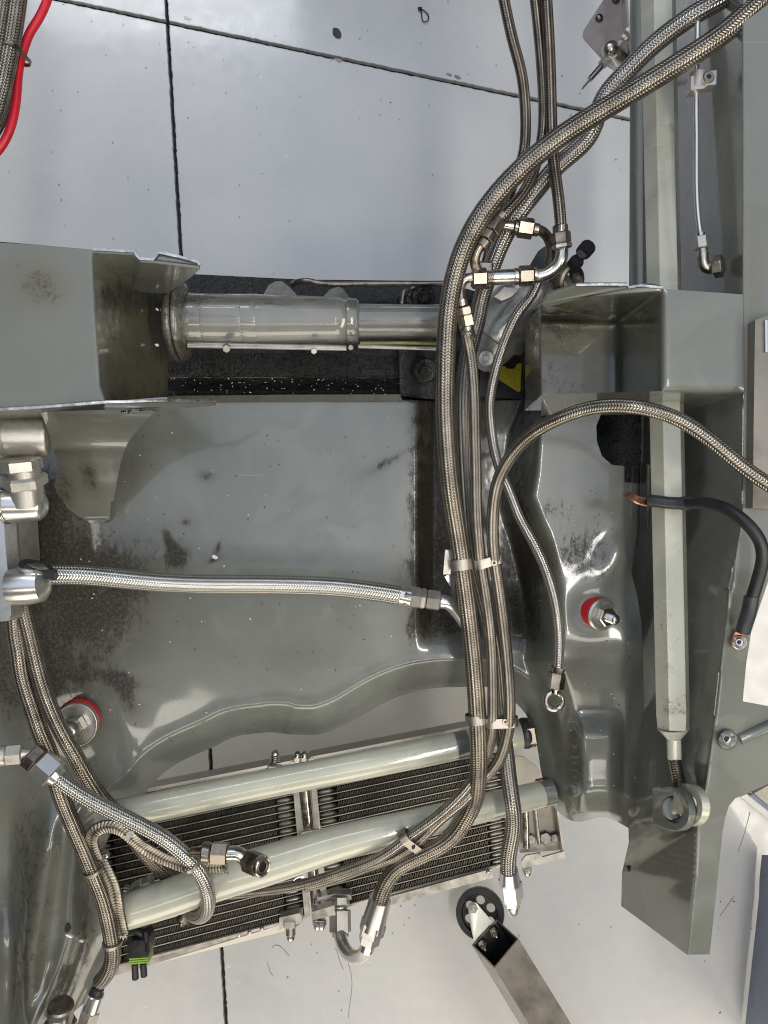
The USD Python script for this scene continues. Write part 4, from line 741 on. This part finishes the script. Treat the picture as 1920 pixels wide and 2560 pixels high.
def lug(cx, cy, z, rx, ry, tilt, side, ext):
    a = np.linspace(-1.75, 2.2, 22); c, s = math.cos(tilt), math.sin(tilt); pts = []
    for t in a: u, v = rx * math.cos(t), ry * math.sin(t); pts.append((cx + c * u - s * v, cy + s * u + c * v))
    pts += ext; pts = [(x, y, z + (x - cx) * .0011) for x, y in pts]
    ho_ = [(cx + 4 + c * rx * .60 * math.cos(t) - s * ry * .60 * math.sin(t), cy + 2 + s * rx * .60 * math.cos(t) + c * ry * .60 * math.sin(t)) for t in np.linspace(0, 2 * np.pi, 24, endpoint=False)]
    return slab(pts, .008, [ho_])
cv.part("lug", lug(1735, 2012, .735, 40, 55, -.25, 1, [(1690, 1998), (1700, 1962)]), "cream_paint")
cv.part("lug", lug(1678, 2022, .715, 43, 58, -.3, 1, [(1632, 2062), (1630, 1968), (1650, 1963)]), "frame_paint")
cv.part("pin", sec(P(1682, 2022, .704), P(1720, 2006, .722), [(0, .0105), (1, .0105)], 24), "zinc"); cv.part("pin_face", cyl(P(1681, 2021, .708), P(1681.5, 2020.5, .713), .0120), "frame_paint"); cv.part("rod_eye", boxm(P(1716, 2006, .730), (.011, .012, .010)), "zinc")

# brake line
bl = Thing("brake_line", "thin bright metal brake line down the right channel into an elbow", "pipe")
bl.part("line", sweep(spline(PP(zz([(1748, -60), (1744, 60), (1742, 160), (1740, 260), (1741, 340), (1741, 460), (1745, 540), (1752, 592)], .71)), .006), .0029, 16)[0], "aluminium")
fitting(bl, (1751, 585, .71), (1757, 640, .712), [("sleeve", "c", -.05, .2, 11, "steel"), ("nut", "h", .15, .7, 17, "aluminium_satin"), ("collar", "c", .7, 1.0, 13, "old_nickel")])
pipe(bl, [(1757, 632), (1758, 655), (1764, 668), (1782, 670)], [.712, .712, .712, .714], .0060, "old_nickel")
fitting(bl, (1776, 669, .714), (1808, 664, .722), [("ring", "c", 0, .2, 15, "old_nickel"), ("hex_nut", "h", .25, 1.0, 25, "old_nickel")])
lc = Thing("line_clamp", "small machined aluminium clamp block holding the brake line", "clamp")
lc.part("block", slab(zz(q(3, [(1205, 450), (1280, 440), (1290, 425), (1355, 415), (1352, 500), (1300, 505), (1275, 525), (1202, 535)]), .722), .014), "aluminium_satin"); lc.part("saddle", sec(P(*q(3, [(1240, 440)])[0], .715), P(*q(3, [(1238, 532)])[0], .715), [(0, .0095), (1, .0095)], 20), "aluminium_satin")
c = P(*q(3, [(1303, 462)])[0], .722); lc.part("screw", cyl(c, c + e * .003, .0062), "dark_steel"); lc.part("socket", cyl(c + e * .0026, c + e * .0034, .0028, sides=6), "joint_black")

# pivot bracket at the top
pv = Thing("pivot_bracket", "pinkish aluminium plate with two screws at the top edge by the frame", "bracket")
zv = .30
def z8(pts, z): return [(x, y, z) for x, y in r8(*pts)]
pv.part("plate", slab(z8([(770, -60), (345, 590), (318, 650), (315, 730), (345, 800), (700, 1190), (800, 1330), (1000, 1460), (1150, 1400), (1200, 1200), (1180, 500), (1150, -60)], zv), .004), "pink_aluminium")
pv.part("upright_edge", slab([(*r8((1150, -60))[0], zv + .002), (*r8((1185, 500))[0], zv + .002), (*r8((1230, 1000))[0], zv + .002), (*r8((1230, 1250))[0], zv + .002), (*r8((1330, 1250))[0], zv + .05), (*r8((1310, 900))[0], zv + .05), (*r8((1240, -60))[0], zv + .05)], .003), "aluminium_satin")
for u, v in ((640, 385), (985, 0)):
    c = P(*r8((u, v))[0], zv); pv.part("screw", dome(c, c + e * .007, .0065), "dark_steel"); 
rj = Thing("ball_joint", "small steel ball joint with a flat blade end on the pinkish plate", "ball joint")
c = P(*r8((880, 1040))[0], zv + .035); s8 = (H - zv - .035) / F / 8.295
rj.part("ball", (np.array(trimesh.creation.icosphere(3, 185 * s8).vertices) + c, np.array(trimesh.creation.icosphere(3, 1).faces)), "steel", smooth=True)
rj.part("socket", sec(P(*r8((900, 1060))[0], zv + .03), P(*r8((1060, 1260))[0], zv + .012), [(0, 175 * s8), (.6, 200 * s8), (1, 190 * s8)], 28), "steel")
rj.part("stem", sec(P(*r8((1000, 980))[0], zv + .04), P(*r8((1340, 600))[0], zv + .055), [(0, 60 * s8), (.35, 50 * s8), (.45, 95 * s8), (.6, 80 * s8), (.75, 130 * s8), (1, 110 * s8)], 8), "aluminium_satin", smooth=20)
rj.part("nut", hexa(P(*r8((850, 1200))[0], zv + .03), P(*r8((690, 1360))[0], zv + .03), 95 * s8), "aluminium_satin", smooth=20)
rj.part("blade_holder", sec(P(*r8((680, 1390))[0], zv + .03), P(*r8((450, 1650))[0], zv + .03), [(0, 70 * s8), (1, 62 * s8)], 10), "steel")
rj.part("blade", sec(P(*r8((500, 1600))[0], zv + .03), P(*r8((280, 1850))[0], zv + .03), [(0, 30 * s8), (.9, 26 * s8), (1, 16 * s8)], 8), "aluminium_satin")

# aluminium block at the left edge
ab = Thing("aluminium_block", "polished aluminium tank block with rounded corner at the left edge", "tank")
zb_ = .63
ab.part("front_plate", slab([(-80, 1225, zb_ + .02), (3, 1225, zb_ + .02), (6, 1260, zb_ + .02), (14, 1370, zb_ + .02), (24, 1480, zb_ + .02), (28, 1535, zb_ + .02), (22, 1552, zb_ + .02), (-80, 1562, zb_ + .02)], .03), "aluminium")
ab.part("side_wall", slab([(-80, 1230, zb_ - .04), (44, 1230, zb_ - .04), (50, 1310, zb_ - .04), (56, 1420, zb_ - .04), (56, 1500, zb_ - .04), (-80, 1500, zb_ - .04)], .05), "aluminium_satin")
pt = Thing("aluminium_tube", "short thick aluminium tube end jutting in under the left side member", "tube")
pt.part("tube", sec(P(-60, 1093, .655), P(119, 1091, .635), [(0, .0245), (.96, .0245), (1, .0225)], 40), "aluminium_satin"); pt.part("end_cap", sec(P(-60, 1093, .66), P(15, 1093, .66), [(0, .0255), (.97, .0255), (1, .0245)], 40), "aluminium")
for lb, pts, hexy in (("upper polished elbow plug with a stained hex collar on the aluminium block", 0, True), ("lower polished elbow plug with a black ring on the aluminium block", 1, False)):
    f_ = Thing("elbow_plug", lb, "fitting")
    if hexy:
        f_.part("body", sec(P(12, 1266, .645), P(119, 1262, .64), [(0, .019), (.15, .0195), (.55, .0195), (.8, .0185), (.92, .014), (1, .006)], 36), "aluminium")
        for k in range(3): f_.part("thread_ring", ringm(P(9 + 5 * k, 1268, .645), P(40, 1266, .645) - P(10, 1268, .645), .0185, .0013), "steel")
        f_.part("riser", sec(P(72, 1262, .645), P(58, 1150, .66), [(0, .019), (1, .018)], 30), "aluminium_satin")
        f_.part("collar_hex", hexa(P(62, 1215, .65), P(57, 1185, .656), .0262, .4), "aluminium_satin", smooth=20); f_.part("collar_hex", hexa(P(55, 1178, .656), P(50, 1145, .66), .0235, .4), "aluminium_satin", smooth=20)
    else:
        f_.part("body", sec(P(28, 1468, .645), P(126, 1460, .645), [(0, .0215), (.2, .022), (.55, .022), (.8, .020), (.93, .013), (1, .005)], 36), "aluminium")
        f_.part("seal", ringm(P(92, 1420, .638), (.35, .9, .1), .0165, .0042), "black_rubber"); f_.part("upper_boss", sec(P(80, 1455, .642), P(86, 1415, .645), [(0, .021), (.8, .018), (1, .012)], 30), "aluminium"); f_.part("grub", boxm(P(125, 1437, .65), (.007, .006, .006)), "black_plastic")
for lb, a, b, r, m in (("dark steel hex union at the bottom of the left horn", (150, 2600), (152, 2512), 31, "dark_steel"),):
    f_ = Thing("hex_union", lb, "fitting"); fitting(f_, (*a, .50), (*b, .52), [("hex", "h", 0, .55, 36, m), ("barrel", "c", .45, 1.0, 31, m), ("lip", "c", .30, .45, 33, "steel")]); f_.part("inner_pipe", cyl(P(140, 2600, .53), P(144, 2545, .535), .010), "aluminium")
f_ = Thing("hose_end", "bright hose end fitting behind the left horn at the bottom edge", "fitting"); fitting(f_, (242, 2476, .44), (205, 2600, .44), [("ferrule", "c", .06, .4, 22, "aluminium"), ("hex", "h", .38, .9, 23, "aluminium_satin"), ("hose_stub", "c", -.08, .1, 17, "black_rubber")])

# ------------------------------------------------------------------ oil coolers
def ytop(x): return 1915 - .195 * (x - 700)
def ybot(x): return 2305 - .262 * (x - 700)
def cz(x): return .315 - .00009 * (x - 700)
def cp(x, s, dz=0.0):
    y = ytop(x) + (ybot(x) - ytop(x)) * s; xx = x + .09 * (y - 2100); y = ytop(xx) + (ybot(xx) - ytop(xx)) * s
    return (xx, y, cz(x) + dz)
NR = 20
def cooler(label, x0, x1, tank_x):
    t = Thing("oil_cooler", label, "oil cooler"); r = "right" if tank_x == "both" else "left"; b0, b1 = x0, x1
    fa, fb = b0 + 58, b1 - 58
    xs = np.linspace(b0, b1, 14)
    for k in range(NR + 1):
        s = k / NR; w = .0032; p = PP([cp(x, s) for x in xs]); yd = np.array([0, 1.0, 0]); th = .0008
        V = np.stack([p + yd * th, p - yd * th, p - yd * th - [0, 0, .03], p + yd * th - [0, 0, .03]], 1); f = []
        for i in range(len(xs) - 1):
            for m in range(4): m2 = (m + 1) % 4; f += [(i * 4 + m, i * 4 + m2, (i + 1) * 4 + m2), (i * 4 + m, (i + 1) * 4 + m2, (i + 1) * 4 + m)]
        f += [(0, 2, 1), (0, 3, 2)]; e0 = (len(xs) - 1) * 4; f += [(e0, e0 + 1, e0 + 2), (e0, e0 + 2, e0 + 3)]
        t.part("tube_plate", (V.reshape(-1, 3), np.array(f)), "cooler_metal", smooth=False)
    Vs, Fs, n = [], [], 0
    for k in range(NR):
        s0, s1 = (k + .17) / NR, (k + .83) / NR; n_t = int((fb - fa) / 3.1); x = np.linspace(fa, fb, n_t); s = np.where(np.arange(n_t) % 2, s0, s1)
        tops = PP([cp(a, b_, -.004) for a, b_ in zip(x, s)]); dx = np.array([.00042, 0, 0])
        V = np.stack([tops - dx, tops + dx, tops + dx - [0, 0, .022], tops - dx - [0, 0, .022]], 1).reshape(-1, 3); i = np.arange(n_t - 1)
        for a, b_ in ((0, 1), (1, 2), (3, 0)): Fs += [n + np.stack([i * 4 + a, i * 4 + b_, i * 4 + 4 + b_], 1), n + np.stack([i * 4 + a, i * 4 + 4 + b_, i * 4 + 4 + a], 1)]
        Vs.append(V); n += len(V)
    t.part("fins", (np.vstack(Vs), np.vstack(Fs)), "fin_metal", smooth=False, kind="stuff")
    for k in range(NR):
        s = (k + .5) / NR
        for xa, xb in ((b0 + 12, b0 + 52), (b1 - 52, b1 - 12)):
            ra = (ybot(xa) - ytop(xa)) / NR * .46 * (H - cz(xa)) / F
            t.part("tube_end", sec(P(*cp(xa, s, -.012)), P(*cp(xb, s, -.012)), [(0, ra * .6), (.25, ra), (.7, ra), (.9, ra * .6), (1, ra * .3)], 10), "cooler_metal", smooth=50)
    for xb, w in ((b0 + 2, 7), (b1 - 2, 7)):
        t.part("header_bar", slab([cp(xb - w, -.01, .004), cp(xb + w, -.01, .004), cp(xb + w, 1.01, .004), cp(xb - w, 1.01, .004)], .032), "aluminium_satin")
    t.part("depth_shade_sheet", slab([cp(b0, 0, -.034), cp(b1, 0, -.034), cp(b1, 1, -.034), cp(b0, 1, -.034)], .002), "stand_dark")  # added black sheet; its colour stands for the dark depth behind the fins
    for s, d in ((-.012, 1), (1.012, -1)): t.part("end_plate", slab([cp(b0, s - .008, .002), cp(b1, s - .008, .002), cp(b1, s + .008, .002), cp(b0, s + .008, .002)], .034), "aluminium_satin")
    return t
oc = cooler("left finned oil cooler under the cream tubes beside the left horn", 225, 753, "left")
for k in range(2): pass
oc2 = cooler("right finned oil cooler under the hose bundle", 795, 1278, "both")
def port(t, x, y, z, dx, dy, L, acorn=False):
    A = np.array(P(x, y, z)); B = np.array(P(x + dx * L, y + dy * L, z))
    if acorn: t.part("acorn_nut", hexa(A, A + (B - A) * .5, .0075), "steel", smooth=20); t.part("acorn_dome", dome(A + (B - A) * .35, B, .0062), "steel")
    else: t.part("port_hex", hexa(A, A + (B - A) * .3, .0155), "aluminium_satin", smooth=20); t.part("port_thread", thread(A + (B - A) * .3, A + (B - A) * .75, .0080, 5), "steel"); t.part("port_cone", dome(A + (B - A) * .74, B, .0068), "steel")
port(oc, 686, 1922, .31, .05, -1, 48); 
for x in (743, 761): port(oc, x, 1906, .31, .03, -1, 30, True)
port(oc, 726, 2293, .33, .02, 1, 62)
for x in (793, 804): port(oc, x, 2298, .34, .02, 1, 30, True)
oc.part("mount_block", slab([(x, y, .355) for x, y in b8((430, 440), (680, 365), (692, 470), (436, 528))], .02), "aluminium_satin")
oc.part("port_block", slab([(x, y, .34) for x, y in b8((80, 500), (300, 450), (325, 480), (325, 560), (160, 600), (80, 630))], .02), "aluminium_satin")
oc2.part("port_lug", slab([(x, y, .33) for x, y in b8((490, 280), (700, 235), (860, 250), (870, 300), (700, 330), (500, 320))], .02), "aluminium_satin")
cf = Thing("cradle", "riveted aluminium angle frame carrying the two oil coolers", "frame")
cf.part("lower_rail", slab([(270, 2424, .33), (375, 2392, .33), (700, 2310, .31), (735, 2302, .31), (738, 2322, .31), (700, 2331, .31), (375, 2413, .33), (268, 2444, .33)], .003), "aluminium_satin")
cf.part("lower_rail", slab([(965, 2245, .30), (1230, 2172, .28), (1233, 2194, .28), (967, 2266, .30)], .003), "aluminium_satin")
for x, y in ((598, 2338), (624, 2331), (655, 2322), (805, 2280), (812, 2276), (1220, 2180)): cf.part("rivet", dome(P(x, y, .325), P(x, y, .329), .0035), "aluminium")
cf.part("spacer_tube", sec(P(*cp(772, .02, .0)), P(*cp(776, 1.0, .0)), [(0, .0085), (1, .0085)], 24), "steel")
cf.part("tie_plate", slab([(x, y, .33) for x, y in r6((540, 1310), (640, 1220), (865, 1180), (868, 1240), (560, 1330))], .006), "aluminium_satin")
cf.part("end_bracket", slab([(1288, 1890, .26), (1310, 1893, .26), (1345, 1920, .26), (1358, 1960, .26), (1390, 2020, .26), (1410, 2125, .26), (1300, 2132, .26), (1290, 2020, .26)], .004), "cooler_metal")
cf.part("end_flange", slab([(1390, 2020, .262), (1396, 2022, .30), (1411, 2126, .30), (1404, 2126, .262)], .003), "aluminium_satin")
cf.part("foot_angle", slab([(x, y, .285) for x, y in r7((420, 1500), (580, 1470), (600, 1520), (845, 1450), (855, 1530), (390, 1640), (370, 1560))], .004), "aluminium_satin")
cf.part("spacer_tube", sec(P(1312, 1990, .275), P(1316, 2118, .275), [(0, .0060), (1, .0060)], 20), "steel")
cf.part("stiffener", sec(P(1337, 2015, .27), P(1348, 2110, .27), [(0, .0032), (1, .0032)], 12), "aluminium_satin")
for x, y, r in ((1327, 2100, .0085), (1364, 2097, .0105), (1386, 2096, .0075)): cf.part("bolt", hexa(P(x, y, .262), P(x + 1, y, .274), r), "dark_steel", smooth=20)
cf.part("acorn_nut", hexa(P(1317, 2166, .27), P(1318, 2180, .27), .0078), "steel", smooth=20); cf.part("acorn_dome", dome(P(1318, 2178, .27), P(1318, 2192, .27), .0065), "steel")
gb = Thing("cooler_bolt", "round grey fitting just below the lower cream tube on the left cooler", "bolt"); gb.part("head", cyl(P(*r4((905, 800))[0], .355), P(*r4((940, 860))[0], .362), .0085), "dark_steel"); gb.part("barrel", cyl(P(*r4((960, 760))[0], .355), P(*r4((915, 840))[0], .358), .011), "dark_steel")
sg = Thing("metal_tie", "tiny curl of bright tie wire above the lower tube between the coolers", "wire"); sg.part("metal_tie", sweep(spline(PP(zz(b8((235, 90), (270, 62), (310, 48), (350, 55)), .50)), .002), .0012, 8)[0], "aluminium")

# cream tubes
tb = Thing("anti_roll_tube", "upper cream painted round tube slanting across above the coolers", "tube")
p_ = spline(PP(zz([(290, 2036), (480, 1998), (700, 1953), (900, 1914), (1139, 1866), (1168, 1859), (1310, 1834)], [.505, .50, .49, .485, .475, .474, .47])), .01)
def tdirt(m):
    v = m[0]; s_ = F / (H - v[:, 2]); x, y = v[:, 0] * s_ + 960, 1280 - v[:, 1] * s_
    return .24 + .22 * gs(x, y, 900, 2100, 60, 30) + .25 * gs(x, y, 1060, 1880, 60, 26) + .2 * gs(x, y, 420, 2230, 70, 30) + .16 * gs(x, y, 500, 2000, 90, 40)
tm_ = sweep(p_, np.linspace(.0195, .0190, len(p_)), 36)[0]; tb.part("tube", tm_, "cream_paint", dirt=tdirt(tm_))
tb.part("sleeve", sec(P(1141, 1865.5, .475), P(1172, 1859, .474), [(0, .0197), (1, .0197)], 36), "frame_paint", label="grey painted sleeve on the cream tube")
tb.part("clamp_ring", ringm(P(1312, 1833, .47), p_[-1] - p_[-4], .0185, .003, squash=2), "black_rubber"); tb.part("end_nut", hexa(P(1312, 1833, .47), P(1336, 1829, .47), .0215), "dark_steel", smooth=20)
tb = Thing("anti_roll_tube", "lower cream painted tapered tube, nearer the lens, slanting across the coolers", "tube")
p_ = spline(PP(zz([(300, 2283), (400, 2252), (500, 2217), (620, 2177), (730, 2143), (850, 2106), (1000, 2070), (1150, 2034), (1320, 1993), (1372, 1981)], [.51, .51, .51, .51, .505, .50, .495, .485, .475, .47])), .01)
xx_ = np.linspace(0, 1, len(p_)); rr_ = np.interp(xx_, [0, .15, .35, .52, .7, 1], [.0235, .0250, .0262, .0235, .0200, .0175])
tm_ = sweep(p_, rr_, 36)[0]; tb.part("tube", tm_, "cream_paint", dirt=tdirt(tm_))
tb.part("sleeve", sec(P(1325, 1991.5, .4735), P(1385, 1978, .47), [(0, .0180), (1, .0180)], 36), "frame_paint", label="grey painted sleeve on the cream tube")
tb.part("bushing", cyl(P(1346, 1985, .456), P(1368, 1980, .456), .0205), "red_rubber", label="red rubber bushing")

# ------------------------------------------------------------------ stand with castor, right edge pieces
sn = Thing("engine_stand_leg", "square grey steel stand leg with an open end at the bottom edge", "stand")
def z3(p, z): return (*b3(p)[0], z)
T0, T1 = P(*z3((862, 815), .225)), P(*z3((568, 1172), .225)); B0, B1 = P(*z3((590, 572), .135)), P(*z3((288, 890), .135))
dirv = P(*z3((1500, 1850), .245)) - T0; dirv = dirv / np.linalg.norm(dirv); L = .55
q4 = np.array([T0, T1, B1, B0]); ctr = q4.mean(0); inn = ctr + (q4 - ctr) * .93
V = np.vstack([q4, q4 + dirv * L, inn, inn + dirv * L]); f = []
for i in range(4):
    j = (i + 1) % 4; f += [(i, j, 4 + j), (i, 4 + j, 4 + i), (8 + i, 12 + j, 8 + j), (8 + i, 12 + i, 12 + j), (i, 8 + j, j), (i, 8 + i, 8 + j)]
t_ = trimesh.Trimesh(V, np.array(f), process=False); t_.fix_normals(); sn.part("square_tube", (np.array(t_.vertices), np.array(t_.faces)), "stand_grey", smooth=False)
ins = ctr + (q4 - ctr) * .90 + dirv * .0015
ins2 = np.vstack([ins, ins + dirv * .20]); f = [(4, 6, 5), (4, 7, 6)]
for i in range(4): j = (i + 1) % 4; f += [(i, 4 + j, j), (i, 4 + i, 4 + j)]
sn.part("tube_inside", (ins2, np.array(f)), "stand_dark", smooth=False)
for u, v in ((565, 735), (425, 890)):
    c = P(*z3((u, v), .15)); sn.part("nut", hexa(c - [0, 0, .004], c + [.001, -.001, .006], .0085), "steel", smooth=20); sn.part("bolt_end", dome(c + [.001, -.001, .006], c + [.004, -.004, .015], .005), "steel")
cs_ = Thing("castor", "black castor wheel with pierced disc and zinc fork under the stand leg", "castor")
wc = P(*z3((392, 500), .085)); ax = np.array([-.18, .30, .93]); ax /= np.linalg.norm(ax); sw = (H - .085) / F / 4.879
import manifold3d as mf3
Rw = 292 * sw; a_ = np.cross(ax, [0, 1, 0]); a_ /= np.linalg.norm(a_); b_ = np.cross(ax, a_); R4 = np.column_stack([a_, b_, ax])
prof = mf3.CrossSection([[(0.0001, -.006), (Rw * .72, -.006), (Rw * .76, -.013), (Rw * .95, -.013), (Rw, -.008), (Rw, .008), (Rw * .95, .013), (Rw * .76, .013), (Rw * .72, .006), (0.0001, .006)]])
w_ = mf3.Manifold.revolve(prof, 48)
for k in range(6): an = k * math.pi / 3 + .5; w_ = w_ - mf3.Manifold.cylinder(.06, .0085, .0085, 20, True).translate([Rw * .5 * math.cos(an), Rw * .5 * math.sin(an), 0])
mw = w_.to_mesh(); cs_.part("wheel", (np.array(mw.vert_properties[:, :3], float) @ R4.T + wc, np.array(mw.tri_verts)), "stand_dark", smooth=30)
cs_.part("fork_plate", slab([(*b3((u, v))[0], z) for u, v, z in ((245, 430, .118), (262, 390, .118), (300, 368, .118), (345, 378, .118), (380, 420, .118), (535, 600, .130), (430, 760, .132), (318, 845, .132), (268, 640, .124))], .004), "zinc")
c = P(*z3((300, 430), .12)); cs_.part("axle_nut", hexa(c, c + [0, 0, .007], .0095), "zinc", smooth=20); cs_.part("axle", cyl(c + [0, 0, .006], c + [0, 0, .011], .005), "zinc")

bx = Thing("aluminium_box", "dull aluminium box section standing against the rail at the right edge", "box section")
bx.part("face", slab([(1888, 800, .765), (1918, 790, .765), (1960, 788, .765), (1960, 1275, .765), (1882, 1270, .765), (1885, 1000, .765)], .02), "stand_grey"); bx.part("bright_edge", slab([(1913, 800, .768), (1919, 800, .768), (1919, 880, .768), (1914, 880, .768)], .002), "aluminium")
bp = Thing("blue_panel", "slate blue rounded panel edge at the lower right corner", "panel")
bp.part("blue_panel", slab([(1918, 2140, .02), (1912, 2200, .02), (1911, 2243, .02), (1903, 2320, .02), (1892, 2420, .02), (1875, 2580, .02), (2020, 2640, .30), (2060, 2243, .30), (2060, 2140, .25)], .01), "slate_blue")
ry = Thing("metal_strip", "pale grooved metal strip below the side arm at the right edge", "strip")
ry.part("face", slab([(1868, 1985, .03), (1960, 2062, .03), (1960, 2080, .03), (1852, 1992, .03)], .02), "white_plastic"); ry.part("groove", slab([(1874, 1990, .034), (1960, 2058, .034), (1960, 2050, .034), (1884, 1985, .034)], .002), "slate_blue")
ry2 = Thing("grey_board", "grey brown board edge beyond the pale strip at the right edge", "board"); ry2.part("grey_board", slab([(1885, 1984, .04), (1960, 1940, .04), (1960, 2046, .04), (1940, 2030, .04)], .015), "stand_grey")

# loose crumbs on the pan
fw, fd = [], []
def onpan(x, y): return float(pan_z(np.array([x]), np.array([y]))[0])
for k in range(150):
    x, y = rng.uniform(60, 1050), rng.uniform(1030, 1880)
    if not outline.contains(Point(x, y)) or gus.contains(Point(x, y)): continue
    (fw if k % 3 == 0 else fd).append(blob(x, y, rng.uniform(.9, 2.4), rng.uniform(.7, 1.6), rng.uniform(0, 3), onpan(x, y) + .0012, .0012, 6, .3))
for k in range(60):
    x, y = rng.uniform(1340, 1590), rng.uniform(1200, 2000)
    if outline.contains(Point(x, y)): (fw if k % 3 == 0 else fd).append(blob(x, y, rng.uniform(.8, 1.8), rng.uniform(.7, 1.4), rng.uniform(0, 3), onpan(x, y) + .0012, .0012, 6, .3))
for k in range(70):
    x, y = rng.uniform(425, 1000), rng.uniform(945, 986); (fw).append(blob(x, y, rng.uniform(.7, 2.2), rng.uniform(.6, 1.5), rng.uniform(0, 3), float(tz(np.array([x]), np.array([y]))[0]) + .006, .0015, 6, .3))
for x, y in ((392, 862), (330, 764), (337, 770), (393, 774)): fw.append(blob(x, y, 5, 3, .5, .56, .002, 8, .2))
for x, y, a, b in ((537, 1393, 8, 5), (172, 2341, 10, 3), (203, 2353, 7, 3)): fw.append(blob(x, y, a, b, .4, onpan(x, y) + .004, .004, 6, .1))
solo("pale_crumbs", join(*fw), "white_plastic", "white crumbs lying on the painted pan and in the oil", "crumbs", kind="stuff")
solo("dark_crumbs", join(*fd), "black_rubber", "black specks lying on the painted pan and horn", "crumbs", kind="stuff")
build_all()
